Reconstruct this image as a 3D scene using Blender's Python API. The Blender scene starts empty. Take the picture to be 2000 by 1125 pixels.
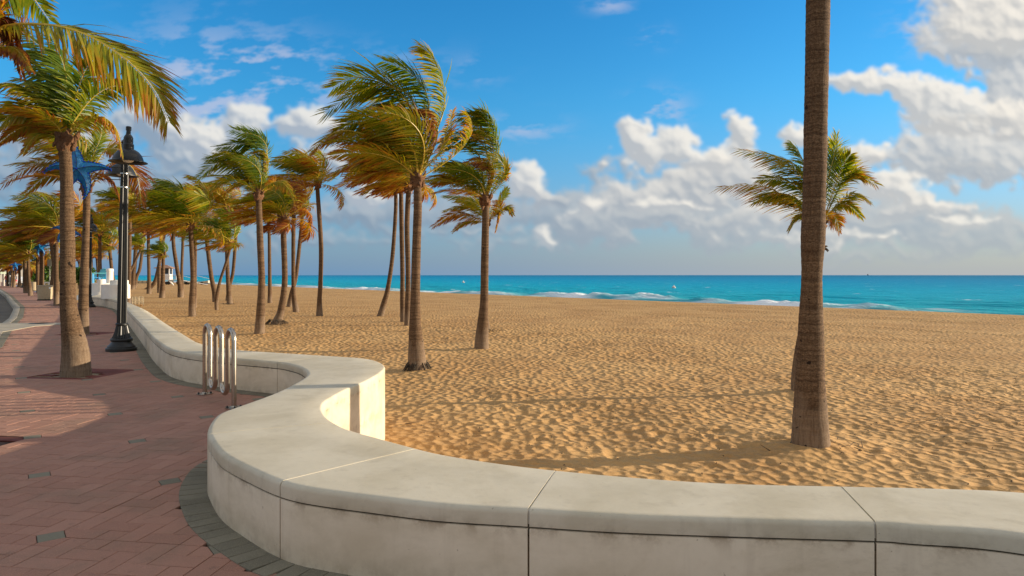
import bpy, math, random
import numpy as np
from mathutils import Vector

SC = bpy.context.scene
COL = SC.collection
F = 1350.0          # focal length in photo pixels (photo 2000 px wide)
HC = 1.6            # camera height above the promenade
HY = 537.0          # horizon row

# ------------------------------------------------------------------ camera
cd = bpy.data.cameras.new('camera'); cam = bpy.data.objects.new('camera', cd); COL.objects.link(cam)
cam.location = (0, 0, HC); cam.rotation_euler = (math.pi/2, 0, 0)
cd.sensor_width = 36.0; cd.lens = F/2000*36.0
cd.shift_y = -(562.5-HY)/2000.0
cd.clip_start = 0.05; cd.clip_end = 20000
SC.camera = cam
SC.render.resolution_x = 1024; SC.render.resolution_y = 576

# ------------------------------------------------------------------ light
SUN_EL = math.radians(11.0); SUN_AZ = math.radians(10.0)     # az measured from +X towards +Y
SV = Vector((math.cos(SUN_EL)*math.cos(SUN_AZ), math.cos(SUN_EL)*math.sin(SUN_AZ), math.sin(SUN_EL)))
sl = bpy.data.lights.new('sun', 'SUN'); sl.energy = 5.0; sl.angle = math.radians(0.55); sl.color = (1.0, 0.84, 0.63)
so = bpy.data.objects.new('sun', sl); COL.objects.link(so); so.location = (60, 10, 40)
so.rotation_euler = SV.to_track_quat('Z', 'Y').to_euler()
vs = SC.view_settings
vs.view_transform = 'Standard'; vs.look = 'None'; vs.gamma = 1.0; vs.exposure = 0.56; vs.use_curve_mapping = False
SC.cycles.max_bounces = 6; SC.cycles.diffuse_bounces = 3; SC.cycles.glossy_bounces = 2; SC.cycles.transmission_bounces = 3
SC.cycles.transparent_max_bounces = 4

# ------------------------------------------------------------------ node helpers
class NT:
    def __init__(s, tree): s.t = tree; s.n = tree.nodes; s.l = tree.links
    def add(s, typ, **kw):
        nd = s.n.new(typ)
        for k, v in kw.items(): setattr(nd, k, v)
        return nd
    def put(s, sock, v):
        if v is None: return
        if isinstance(v, bpy.types.NodeSocket): s.l.new(v, sock)
        else:
            if isinstance(v, (tuple, list)) and len(v) == 3 and sock.type == 'RGBA': v = (*v, 1)
            sock.default_value = v
    def m(s, op, a, b=None, c=None, clamp=False):
        nd = s.add('ShaderNodeMath', operation=op); nd.use_clamp = clamp
        s.put(nd.inputs[0], a); s.put(nd.inputs[1], b); s.put(nd.inputs[2], c)
        return nd.outputs[0]
    def v(s, op, a, b=None, c=None):
        nd = s.add('ShaderNodeVectorMath', operation=op)
        s.put(nd.inputs[0], a); s.put(nd.inputs[1], b)
        if c is not None: s.put(nd.inputs[2], c)
        return nd.outputs['Value'] if op in ('DOT_PRODUCT', 'LENGTH') else nd.outputs[0]
    def mix(s, fac, a, b, blend='MIX'):
        nd = s.add('ShaderNodeMix', data_type='RGBA', blend_type=blend)
        s.put(nd.inputs[0], fac); s.put(nd.inputs[6], a); s.put(nd.inputs[7], b)
        return nd.outputs[2]
    def noise(s, vec, scale, detail=4, rough=0.5, dist=0.0):
        nd = s.add('ShaderNodeTexNoise')
        s.put(nd.inputs['Vector'], vec); nd.inputs['Scale'].default_value = scale
        nd.inputs['Detail'].default_value = detail; nd.inputs['Roughness'].default_value = rough
        nd.inputs['Distortion'].default_value = dist
        return nd.outputs[0]
    def smooth(s, x, lo, hi, a=0.0, b=1.0):
        nd = s.add('ShaderNodeMapRange'); nd.interpolation_type = 'SMOOTHSTEP'
        s.put(nd.inputs[0], x); s.put(nd.inputs[1], lo); s.put(nd.inputs[2], hi); s.put(nd.inputs[3], a); s.put(nd.inputs[4], b)
        return nd.outputs[0]
    def ramp(s, x, stops):
        nd = s.add('ShaderNodeValToRGB'); e = nd.color_ramp.elements
        while len(e) < len(stops): e.new(0.5)
        for k, (p, c) in enumerate(stops): e[k].position = p; e[k].color = (*c, 1)
        s.put(nd.inputs[0], x); return nd.outputs[0]
    def attr(s, name): return s.add('ShaderNodeAttribute', attribute_name=name).outputs['Fac']
    def xyz(s, vec):
        nd = s.add('ShaderNodeSeparateXYZ'); s.put(nd.inputs[0], vec); return nd.outputs
    def bump(s, h, strength, dist, normal=None):
        nd = s.add('ShaderNodeBump'); nd.inputs['Strength'].default_value = strength; nd.inputs['Distance'].default_value = dist
        s.put(nd.inputs['Height'], h)
        if normal is not None: s.put(nd.inputs['Normal'], normal)
        return nd.outputs[0]

# ------------------------------------------------------------------ world sky
def px_dir(px, py):
    x = (px-1000)/F; z = (HY-py)/F
    return math.atan(x), math.atan(z/math.sqrt(1+x*x))

def make_world():
    w = bpy.data.worlds.new('World'); SC.world = w; w.use_nodes = True
    T = NT(w.node_tree); T.n.clear()
    out = T.add('ShaderNodeOutputWorld'); bg = T.add('ShaderNodeBackground'); T.l.new(bg.outputs[0], out.inputs[0])
    STR = 0.10
    bg.inputs[1].default_value = 0.080
    sky = T.add('ShaderNodeTexSky'); sky.sky_type = 'NISHITA'; sky.sun_disc = False
    sky.sun_elevation = SUN_EL; sky.sun_rotation = math.pi/2 - SUN_AZ
    sky.air_density = 1.0; sky.dust_density = 0.3; sky.ozone_density = 2.0
    d = T.add('ShaderNodeTexCoord').outputs['Generated']
    x, y, z = T.xyz(d)
    az = T.m('ARCTAN2', x, y); el = T.m('ARCSINE', z)
    cmb = T.add('ShaderNodeCombineXYZ'); T.put(cmb.inputs[0], az); T.put(cmb.inputs[1], el); ae = cmb.outputs[0]
    hs = T.add('ShaderNodeHueSaturation'); hs.inputs['Saturation'].default_value = SKY_SAT; hs.inputs['Value'].default_value = SKY_VAL
    T.l.new(sky.outputs[0], hs.inputs['Color'])
    base = T.mix(1.0, hs.outputs[0], T.mix(T.smooth(el, 0.0, 0.26), (0.80, 1.02, 1.68), SKY_TINT), 'MULTIPLY')
    # --- clouds: a cumulus field worked out below as a procedural map over the sky in front; plain noise cumulus everywhere else
    img = cloud_map(); it = T.add('ShaderNodeTexImage'); it.image = img; it.interpolation = 'Cubic'; it.extension = 'EXTEND'
    ys = T.m('MAXIMUM', y, 0.05); u_ = T.m('DIVIDE', T.m('SUBTRACT', T.m('ADD', T.m('MULTIPLY', T.m('DIVIDE', x, ys), F), 1000.0), CM[0]), CM[1]-CM[0])
    v_ = T.m('DIVIDE', T.m('SUBTRACT', CM[3]-HY, T.m('MULTIPLY', T.m('DIVIDE', z, ys), -F)), CM[3]-CM[2])
    cu = T.add('ShaderNodeCombineXYZ'); T.put(cu.inputs[0], u_); T.put(cu.inputs[1], v_); T.l.new(cu.outputs[0], it.inputs[0])
    inside = T.m('MULTIPLY', T.m('MULTIPLY', T.smooth(u_, 0.0, 0.10), T.smooth(u_, 1.0, 0.90)), T.m('MULTIPLY', T.smooth(v_, 1.0, 0.86), T.smooth(y, 0.1, 0.2)))
    sc = T.v('MULTIPLY', d, (1, 1, 1.5)); n1 = T.noise(sc, 5.0, 6, 0.56); n2 = T.noise(T.v('ADD', sc, (SV[0]*.04, SV[1]*.04, .03)), 5.0, 4, 0.56); nb = T.noise(sc, 2.2, 2, 0.5)
    dn = T.m('ADD', T.m('MULTIPLY', T.m('SUBTRACT', n1, 0.5), 1.6), T.m('SUBTRACT', T.m('MULTIPLY', nb, 1.5), 0.45))
    al_o = T.m('MULTIPLY', T.smooth(dn, 0.0, 0.35), T.m('SUBTRACT', 1.0, inside))
    warm = T.smooth(x, -0.8, 0.8)
    c_o = T.mix(T.smooth(T.m('MULTIPLY', T.m('SUBTRACT', n1, n2), 4.0), -0.5, 0.5), T.mix(warm, (0.28/STR, 0.33/STR, 0.40/STR), (0.45/STR, 0.45/STR, 0.44/STR)), T.mix(warm, (0.62/STR, 0.61/STR, 0.59/STR), (0.78/STR, 0.72/STR, 0.63/STR)))
    # low bank of air and cloud over the horizon
    hz = T.m('EXPONENT', T.m('MULTIPLY', T.m('MAXIMUM', el, 0.0), -9.5))
    hcol = T.mix(T.smooth(az, -0.45, 0.75), (0.13/STR, 0.255/STR, 0.42/STR), (0.39/STR, 0.41/STR, 0.42/STR))
    base = T.mix(T.m('MULTIPLY', hz, 0.98), base, hcol)
    col = T.mix(al_o, base, c_o)
    fade = T.m('SUBTRACT', 1.0, T.m('MULTIPLY', T.m('EXPONENT', T.m('MULTIPLY', T.m('MAXIMUM', el, 0.0), -36.0)), 0.75))
    col = T.mix(T.m('MULTIPLY', T.m('MULTIPLY', it.outputs['Alpha'], inside), fade), col, T.mix(1.0, it.outputs['Color'], (1/STR, 1/STR, 1/STR), 'MULTIPLY'))
    T.l.new(col, bg.inputs[0])

SKY_SAT = 1.25; SKY_VAL = 1.0; SKY_TINT = (0.40, 1.55, 2.05)
def hashg(i, j, k):
    h = (i.astype(np.int64)*374761393+j.astype(np.int64)*668265263+k*974711) & 0x7fffffff
    h = ((h ^ (h >> 13))*1274126177) & 0x7fffffff
    return ((h ^ (h >> 16)) & 0xffff)/65535.0*6.2831853
def perlin(x, y, k=0):
    i = np.floor(x).astype(np.int32); j = np.floor(y).astype(np.int32); fx = (x-i).astype(np.float32); fy = (y-j).astype(np.float32)
    def g(a, b, dx, dy):
        t = hashg(a, b, k).astype(np.float32); return np.cos(t)*dx+np.sin(t)*dy
    u = fx*fx*fx*(fx*(fx*6-15)+10); v = fy*fy*fy*(fy*(fy*6-15)+10)
    a = g(i, j, fx, fy); b = g(i+1, j, fx-1, fy); c = g(i, j+1, fx, fy-1); d = g(i+1, j+1, fx-1, fy-1)
    return (a*(1-u)+b*u)*(1-v)+(c*(1-u)+d*u)*v
def pfbm(x, y, o, k=0, r=0.5, bil=False):
    t = 0
    for q in range(o):
        n = perlin(x*2.03**q+q*17.3, y*2.03**q-q*9.1, k+q); t = t+(np.abs(n)*2-0.45 if bil else n)*r**q
    return t
def sstep(x, a, b):
    t = np.clip((x-a)/(b-a), 0, 1); return t*t*(3-2*t)
def blur(a, r, sx, sy):
    for _ in range(2):
        for ax, st in ((1, sx), (0, abs(sy))):
            n = max(1, int(round(r/st))); 
            p = np.pad(a, [(n, n) if k == ax else (0, 0) for k in (0, 1)], mode='edge'); c = np.cumsum(p, axis=ax, dtype=np.float64); z = np.zeros_like(np.take(c, [0], axis=ax)); c = np.concatenate([z, c], axis=ax); w = 2*n+1
            a = ((np.take(c, range(w, c.shape[ax]), axis=ax)-np.take(c, range(0, c.shape[ax]-w), axis=ax))/w).astype(np.float32)
    return a
def bake_clouds(X, Y, layers, wisps):
    """X, Y: position in photo pixels (a tangent plane in front of the camera); returns rgb (display linear), alpha"""
    s = 1/100.0
    w1x, w1y = pfbm(X*s*0.9, Y*s*1.2, 3, 11), pfbm(X*s*0.9+40, Y*s*1.2, 3, 21)
    w2x, w2y = pfbm(X*s*3.2, Y*s*3.6, 4, 31, .55), pfbm(X*s*3.2+70, Y*s*3.6, 4, 41, .55)
    rgb = np.zeros(X.shape+(3,), np.float32); alp = np.zeros(X.shape, np.float32)
    warm = sstep(X, 300, 1750)[..., None]
    wn = pfbm(X*s*1.0+Y*s*0.5, Y*s*2.6, 6, 61, .6); wm = 0
    for (px, py, rx, ry, amp) in wisps: wm = wm+amp*np.exp(-((X-px)/rx)**2-((Y-py)/ry)**2)
    a = np.clip(wm, 0, 1)*sstep(wn, -0.15, 0.5)*0.75
    rgb = rgb*(1-a[..., None])+np.array([.42, .47, .62], np.float32)*a[..., None]; alp = alp*(1-a)+a
    for li, (lst, cols, soft, wa, wb, extra) in enumerate(layers):
        bx = X+wa*w1x+wb*w2x; by = Y+wa*0.8*w1y+wb*0.9*w2y
        tot = np.zeros(X.shape, np.float32); vm = np.zeros(X.shape, np.float32); wv = np.full(X.shape, 1e-3, np.float32)
        for (px, py, rx, ry, amp) in lst:
            u = (bx-px)/rx; v = (by-py)/ry; v = np.where(v > 0, v*1.35, v)
            f = amp*np.clip(1.15-(u*u+v*v)*0.75, 0, None)
            vm += f*(v*0.8-u*0.35); wv += f; tot = np.maximum(tot, f)+0.35*np.minimum(tot, f)
        if extra is not None: tot = np.maximum(tot, extra)
        bl = pfbm(X*s*2.2+li*13, Y*s*2.6, 5, 71+li*9, .55, True)
        fn = pfbm(X*s*4.0+li*7, Y*s*4.6, 5, 171+li*9, .6)
        d = tot-(0.06, 0.14, 0.26, 0.12)[li]+(fn*(0.34,0.28,0.22,0.34)[li]-bl*0.24)*np.clip(tot/0.25, 0, 1)-0.3*(tot < 0.02)
        al = sstep(d, 0.0, soft)
        st_ = abs(X[0, 1]-X[0, 0]); sy_ = Y[1, 0]-Y[0, 0]
        def shade(h):
            gy, gx = np.gradient(h); gx = gx/st_; gy = gy/sy_      # gy: growth towards the bottom of the picture
            return (-gx*0.60+gy*0.70+0.35)/np.sqrt(1+gx*gx+gy*gy)
        big = blur(np.sqrt(np.clip(d+0.12, 0, 1.4)), 9, st_, sy_)*95
        med = blur(np.sqrt(np.clip(d+0.10, 0, 1.4)), 3.2, st_, sy_)*44-blur(bl, 2.6, st_, sy_)*(2.5, 6, 8, 3)[li]
        base = 0.20-0.34*np.clip(vm/wv, -0.8, 1.0)+0.44*shade(big)+0.42*shade(med)-0.12*sstep(d, 0.45, 1.1)+0.22*pfbm(X*s*0.7+li*3, Y*s*1.4, 4, 300+li)+0.10*fn
        t = np.clip(base, 0, 1)[..., None]
        lo = np.array(cols[0])*(1-warm)+np.array(cols[1])*warm; hi = np.array(cols[2])*(1-warm)+np.array(cols[3])*warm
        c = lo+(hi-lo)*t; al = blur(al, 2.4, st_, sy_)*(0.92, 0.95, 0.96, 0.85)[li]; A_ = al[..., None]
        rgb = rgb*(1-A_)+c*A_; alp = alp*(1-al)+al
    return np.where(alp[..., None] > 1e-4, rgb/np.maximum(alp[..., None], 1e-4), rgb), alp
CL_LOW = [(1250,405,260,66,.85),(1700,432,260,66,.85),(900,410,150,56,.55),(1300,440,330,48,.75),(1650,440,220,56,.75),(1130,440,120,46,.6),(860,430,130,36,.5),(700,410,120,46,.65),(480,420,160,46,.6),(250,400,220,80,.7),(60,340,170,110,.65),(1880,465,190,36,.75),(1500,470,200,26,.55),(1350,360,170,60,.6),(1000,480,180,20,.4),(620,470,200,22,.45),(1750,500,260,18,.45)]
CL_MID = [(1340,365,130,44,.85),(1440,335,60,58,.75),(1230,385,95,40,.7),(1065,388,42,26,.75),(380,300,115,66,.85),(290,250,95,50,.7),(620,320,95,40,.6),(1890,305,180,64,.95),(1990,190,75,120,.9),(1800,405,95,40,.8),(1930,60,150,110,.8),(1290,440,220,36,.55),(1500,420,100,36,.55),(120,260,130,80,.55),(1640,340,80,44,.6),(1600,470,160,22,.45)]
CL_TOP = [(1228,270,38,44,.95),(1262,300,46,34,.8),(1320,285,58,38,.9),(1380,320,46,30,.6),(1448,258,36,46,.95),(1412,310,36,36,.7),(1022,360,38,40,.95),(590,245,62,44,.95),(475,242,45,42,.98),(395,275,55,44,.8),(335,250,40,34,.65),(1700,165,110,30,.9),(1800,190,60,44,.8),(1860,225,110,60,.9),(1945,50,130,80,.85),(1985,240,60,50,.7),(1755,365,66,36,.8),(1815,400,56,26,.65),(1690,305,46,38,.8),(1560,268,32,24,.85),(1160,398,26,26,.8),(1055,462,22,30,.7),(720,382,66,34,.75),(1260,400,46,24,.6),(1880,440,70,22,.6),(640,250,40,32,.6),(1340,400,60,18,.5),(1700,470,90,16,.45),(1130,420,40,18,.5),(440,330,50,30,.5)]
CL_BASE = [(1300,432,230,30,.62),(1190,450,120,26,.5),(1085,388,36,24,.62),(700,418,80,26,.6),(1880,330,110,22,.45),(1960,110,90,30,.45),(350,345,110,30,.6),(900,455,160,18,.4),(1650,440,120,22,.5),(480,470,200,18,.45)]
WISPS = [(380,150,130,100,.9),(540,130,80,60,.7),(1190,10,40,16,.8),(1275,70,30,20,.6),(1285,215,50,34,1.0),(940,135,40,24,.5),(1020,250,70,24,.8),(700,130,160,40,.4),(420,200,100,60,.8),(620,200,180,60,.6),(1800,60,60,40,.6)]
CL_COLS = [((.185,.265,.36),(.35,.385,.425),(.32,.385,.455),(.47,.48,.48)), ((.24,.31,.40),(.41,.43,.45),(.54,.56,.57),(.68,.65,.60)), ((.33,.385,.46),(.47,.475,.475),(.69,.68,.65),(.79,.745,.67))]
CM = (-1300.0, 3300.0, -760.0, 545.0)      # extent of the map, in photo pixels on a plane facing the camera direction
def cloud_map():
    st_ = 2.0
    X, Y = np.meshgrid(np.arange(CM[0], CM[1], st_, dtype=np.float32), np.arange(CM[2], CM[3], st_, dtype=np.float32))
    rs = np.random.default_rng(12); low, mid, top = list(CL_LOW), list(CL_MID), list(CL_TOP)
    for _ in range(70):      # the field goes on to both sides and above
        x_ = rs.uniform(CM[0], CM[1]); y_ = rs.uniform(-700, 470)
        if -180 < x_ < 2180 and y_ > -90: continue
        k = 1+max(0, (400-y_))/700; mid.append((x_, y_, rs.uniform(70, 190)*k, rs.uniform(40, 80)*k, rs.uniform(.6, .95)))
        for _ in range(2): top.append((x_+rs.uniform(-80, 120)*k, y_-rs.uniform(0, 40)*k, rs.uniform(30, 80)*k, rs.uniform(26, 56)*k, rs.uniform(.7, .95)))
    for x_ in range(-1200, 3300, 300):
        if x_ < -150 or x_ > 2150: low.append((x_, 430, 220, 60, .7))
    rgb, a = bake_clouds(X, Y, [(low, CL_COLS[0], .75, 60, 14, None), (mid, CL_COLS[1], .50, 50, 16, None), (top, CL_COLS[2], .46, 30, 13, None), (CL_BASE, CL_COLS[0], .62, 50, 16, None)], WISPS)
    H_, W_ = a.shape; px = np.ones((H_, W_, 4), np.float32); px[..., :3] = rgb; px[..., 3] = a
    im = bpy.data.images.new('cloud_map', W_, H_, alpha=True, float_buffer=True); im.colorspace_settings.name = 'Non-Color'; im.alpha_mode = 'CHANNEL_PACKED'
    im.pixels.foreach_set(px[::-1].ravel()); im.update(); return im
make_world()

# ------------------------------------------------------------------ frame of the beach
A = np.array([-0.610, 0.792]); S = np.array([0.792, 0.610])     # along the shore (away), towards the sea
def st(x, y): return x*S[0]+y*S[1], x*A[0]+y*A[1]
def xy(s, t): return s*S[0]+t*A[0], s*S[1]+t*A[1]
def sand_base(s):
    s = np.asarray(s, float)
    return -0.47 - 0.43*np.clip((s-8)/43.5, 0, 1) - np.clip(s-51.5, 0, 30)*0.10
def P(px, py, z): return np.array([(px-1000)*z/F, z, HC-(py-HY)*z/F])
def gp(px, py, h=0.0):
    z = (HC-h)*F/(py-HY); return P(px, py, z)
def gs(px, py):                               # point on the sand behind a pixel
    h = -0.47
    for _ in range(12):
        p = gp(px, py, h); h = float(sand_base(st(p[0], p[1])[0]))
    return p

# ------------------------------------------------------------------ mesh helpers
def mk_mesh(name, V, Q, mats, attrs=None, smooth=True, matidx=None, sharp=None):
    V = np.asarray(V, np.float32).reshape(-1, 3); me = bpy.data.meshes.new(name)
    if isinstance(Q, np.ndarray):
        n, k = Q.shape
        me.vertices.add(len(V)); me.vertices.foreach_set('co', V.ravel())
        me.loops.add(n*k); me.loops.foreach_set('vertex_index', Q.astype(np.int32).ravel())
        me.polygons.add(n); me.polygons.foreach_set('loop_start', np.arange(0, n*k, k, dtype=np.int32))
        me.update(calc_edges=True)
    else:
        me.from_pydata(V.tolist(), [], Q); me.update()
    me.polygons.foreach_set('use_smooth', np.full(len(me.polygons), smooth, bool))
    for m in (mats if isinstance(mats, (list, tuple)) else [mats]): me.materials.append(m)
    if matidx is not None: me.polygons.foreach_set('material_index', np.asarray(matidx, np.int32))
    for k, a in (attrs or {}).items():
        at = me.attributes.new(k, 'FLOAT', 'POINT'); at.data.foreach_set('value', np.asarray(a, np.float32).ravel())
    if sharp: me.set_sharp_from_angle(angle=math.radians(sharp))
    me.validate() if not isinstance(Q, np.ndarray) else None
    return me

def link(name, me, parent=None, loc=None):
    o = bpy.data.objects.new(name, me); COL.objects.link(o)
    if parent is not None: o.parent = parent
    if loc is not None: o.location = loc
    return o
def obj(name, V, Q, mats, parent=None, loc=None, **kw): return link(name, mk_mesh(name, V, Q, mats, **kw), parent, loc)
def tag(o, label, cat, group=None, kind=None):
    if label: o['label'] = label
    if cat: o['category'] = cat
    if group: o['group'] = group
    if kind: o['kind'] = kind
    return o
def thing(name, label, cat, loc, group=None, rz=0.0):
    o = bpy.data.objects.new(name, None); COL.objects.link(o); o.location = loc; o.rotation_euler = (0, 0, rz)
    o.empty_display_size = 0.3
    return tag(o, label, cat, group)

class MB:                                     # collects pieces of one mesh
    def __init__(s): s.V = []; s.F = []; s.n = 0; s.A = []
    def add(s, V, Fc, a=0.0):
        V = np.asarray(V, float).reshape(-1, 3)
        s.V.append(V); s.F += [[i+s.n for i in f] for f in Fc]; s.n += len(V); s.A.append(np.full(len(V), a))
    def box(s, c, size, rz=0.0, a=0.0, tilt=None):
        c = np.asarray(c, float); h = np.asarray(size, float)/2
        V = np.array([[sx*h[0], sy*h[1], sz*h[2]] for sx in (-1,1) for sy in (-1,1) for sz in (-1,1)])
        if tilt is not None:
            R = np.array(tilt.to_matrix()) if hasattr(tilt, 'to_matrix') else np.asarray(tilt); V = V@R.T
        if rz:
            ca, sa = math.cos(rz), math.sin(rz); V = V@np.array([[ca,sa,0],[-sa,ca,0],[0,0,1]])
        s.add(V+c, [[0,1,3,2],[4,6,7,5],[0,4,5,1],[2,3,7,6],[0,2,6,4],[1,5,7,3]], a)
    def lathe(s, prof, c=(0,0,0), n=24, a=0.0, flute=None):
        V = []; m = len(prof)
        for (r, z) in prof:
            for k in range(n):
                th = 2*math.pi*k/n; rr = r*(1-(flute if (flute and k % 2) else 0.0)) if r > 1e-6 else r
                V.append((c[0]+rr*math.cos(th), c[1]+rr*math.sin(th), c[2]+z))
        Fc = [[i*n+k, i*n+(k+1) % n, (i+1)*n+(k+1) % n, (i+1)*n+k] for i in range(m-1) for k in range(n)]
        if prof[0][0] > 1e-6: Fc.append(list(range(n-1, -1, -1)))
        if prof[-1][0] > 1e-6: Fc.append([(m-1)*n+k for k in range(n)])
        s.add(V, Fc, a)
    def tube(s, pts, r, n=8, a=0.0, cap=True):
        pts = np.asarray(pts, float); m = len(pts); R = np.broadcast_to(np.asarray(r, float), (m,))
        T = np.gradient(pts, axis=0); T /= np.linalg.norm(T, axis=1)[:, None]+1e-9
        up = np.array([0,0,1.0]) if abs(T[0][2]) < 0.9 else np.array([1.0,0,0])
        N = np.cross(T[0], up); N /= np.linalg.norm(N); V = []
        for i in range(m):
            N = N-T[i]*(T[i]@N); N /= np.linalg.norm(N)+1e-9; B = np.cross(T[i], N)
            for k in range(n):
                th = 2*math.pi*k/n; V.append(pts[i]+R[i]*(math.cos(th)*N+math.sin(th)*B))
        Fc = [[i*n+k, i*n+(k+1) % n, (i+1)*n+(k+1) % n, (i+1)*n+k] for i in range(m-1) for k in range(n)]
        if cap: Fc += [list(range(n-1, -1, -1)), [(m-1)*n+k for k in range(n)]]
        s.add(V, Fc, a)
    def sphere(s, c, r, n=8, m=6, sc=(1,1,1), a=0.0):
        prof = [(math.sin(math.pi*i/m), -math.cos(math.pi*i/m)) for i in range(m+1)]; V = []
        for (rr, zz) in prof:
            for k in range(n):
                th = 2*math.pi*k/n; V.append((c[0]+r*sc[0]*rr*math.cos(th), c[1]+r*sc[1]*rr*math.sin(th), c[2]+r*sc[2]*zz))
        s.add(V, [[i*n+k, i*n+(k+1) % n, (i+1)*n+(k+1) % n, (i+1)*n+k] for i in range(m) for k in range(n)], a)
    def build(s, name, mats, parent=None, loc=None, smooth=True, sharp=35, attr=None):
        V = np.concatenate(s.V); at = {attr: np.concatenate(s.A)} if attr else None
        return obj(name, V, s.F, mats, parent, loc, smooth=smooth, sharp=sharp, attrs=at)

def catmull(pts, n):
    pts = np.asarray(pts, float)
    if len(pts) == 2: return pts[0]+(pts[1]-pts[0])*np.linspace(0, 1, n)[:, None]
    P0 = np.vstack([2*pts[0]-pts[1], pts, 2*pts[-1]-pts[-2]]); k = len(pts)-1
    u = np.linspace(0, k, n); i = np.minimum(u.astype(int), k-1); f = (u-i)[:, None]
    a, b, c, d = P0[i], P0[i+1], P0[i+2], P0[i+3]
    return 0.5*((2*b)+(-a+c)*f+(2*a-5*b+4*c-d)*f**2+(-a+3*b-3*c+d)*f**3)

def hash2(i, j, k=0):
    h = (i.astype(np.int64)*374761393+j.astype(np.int64)*668265263+k*1274126177) & 0x7fffffff
    h = ((h ^ (h >> 13))*1274126177) & 0x7fffffff
    return ((h ^ (h >> 16)) & 0xffff)/65535.0
def vnoise(x, y, k=0):
    i = np.floor(x).astype(np.int64); j = np.floor(y).astype(np.int64); fx = x-i; fy = y-j
    fx = fx*fx*(3-2*fx); fy = fy*fy*(3-2*fy)
    a = hash2(i,j,k); b = hash2(i+1,j,k); c = hash2(i,j+1,k); d = hash2(i+1,j+1,k)
    return (a*(1-fx)+b*fx)*(1-fy)+(c*(1-fx)+d*fx)*fy-0.5
def fbm2(x, y, o=4, k=0): return sum(vnoise(x*2**q, y*2**q, k+q)*0.5**q for q in range(o))

# ------------------------------------------------------------------ materials
MATS = {}
def mat(name):
    m = bpy.data.materials.new(name); m.use_nodes = True; T = NT(m.node_tree); T.n.clear()
    out = T.add('ShaderNodeOutputMaterial'); b = T.add('ShaderNodeBsdfPrincipled'); T.l.new(b.outputs[0], out.inputs[0])
    MATS[name] = m; return m, T, b, out
def simple(name, col, rough=0.6, metal=0.0, var=0.12, scale=8.0, bump=0.0, spec=0.5):
    m, T, b, out = mat(name)
    tc = T.add('ShaderNodeTexCoord').outputs['Object']; n = T.noise(tc, scale, 5, 0.6)
    dk = tuple(c*(1-var*1.6) for c in col); lt = tuple(min(1, c*(1+var)) for c in col)
    T.put(b.inputs['Base Color'], T.mix(T.smooth(n, 0.3, 0.7), dk, lt))
    b.inputs['Roughness'].default_value = rough; b.inputs['Metallic'].default_value = metal; b.inputs['Specular IOR Level'].default_value = spec
    if bump: T.put(b.inputs['Normal'], T.bump(T.noise(tc, scale*6, 4, 0.6), bump, 0.01))
    return m

def m_sand():
    m, T, b, out = mat('sand')
    p = T.add('ShaderNodeNewGeometry').outputs['Position']
    n = T.noise(p, 0.35, 4, 0.6); n2 = T.noise(p, 60, 3, 0.7); n3 = T.noise(p, 5.0, 4, 0.6)
    c = T.mix(T.smooth(n, 0.40, 0.60), (0.480, 0.272, 0.106), (0.575, 0.345, 0.142))
    c = T.mix(T.smooth(n2, 0.3, 0.75), T.mix(1.0, c, (0.80, 0.77, 0.72), 'MULTIPLY'), c)
    c = T.mix(T.m('MULTIPLY', T.smooth(n3, 0.3, 0.75), 0.35), c, (0.59, 0.375, 0.165))
    wet = T.attr('wet'); c = T.mix(wet, c, (0.20, 0.145, 0.085))
    sp = T.add('ShaderNodeTexVoronoi'); sp.inputs['Scale'].default_value = 9.0; T.put(sp.inputs['Vector'], p)
    spk = T.smooth(sp.outputs['Distance'], 0.035, 0.05); c = T.mix(spk, (0.09, 0.055, 0.03), c)
    T.put(b.inputs['Base Color'], c); b.inputs['Roughness'].default_value = 0.92; b.inputs['Specular IOR Level'].default_value = 0.15
    vo = T.add('ShaderNodeTexVoronoi'); vo.feature = 'SMOOTH_F1'; vo.inputs['Scale'].default_value = 7.5; vo.inputs['Smoothness'].default_value = 0.35
    T.put(vo.inputs['Vector'], p)
    nrm = T.bump(vo.outputs['Distance'], 0.6, 0.10)
    nrm = T.bump(n3, 0.35, 0.08, nrm)
    nrm = T.bump(n2, 0.25, 0.012, nrm)
    T.put(b.inputs['Normal'], nrm)
    return m

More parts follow.
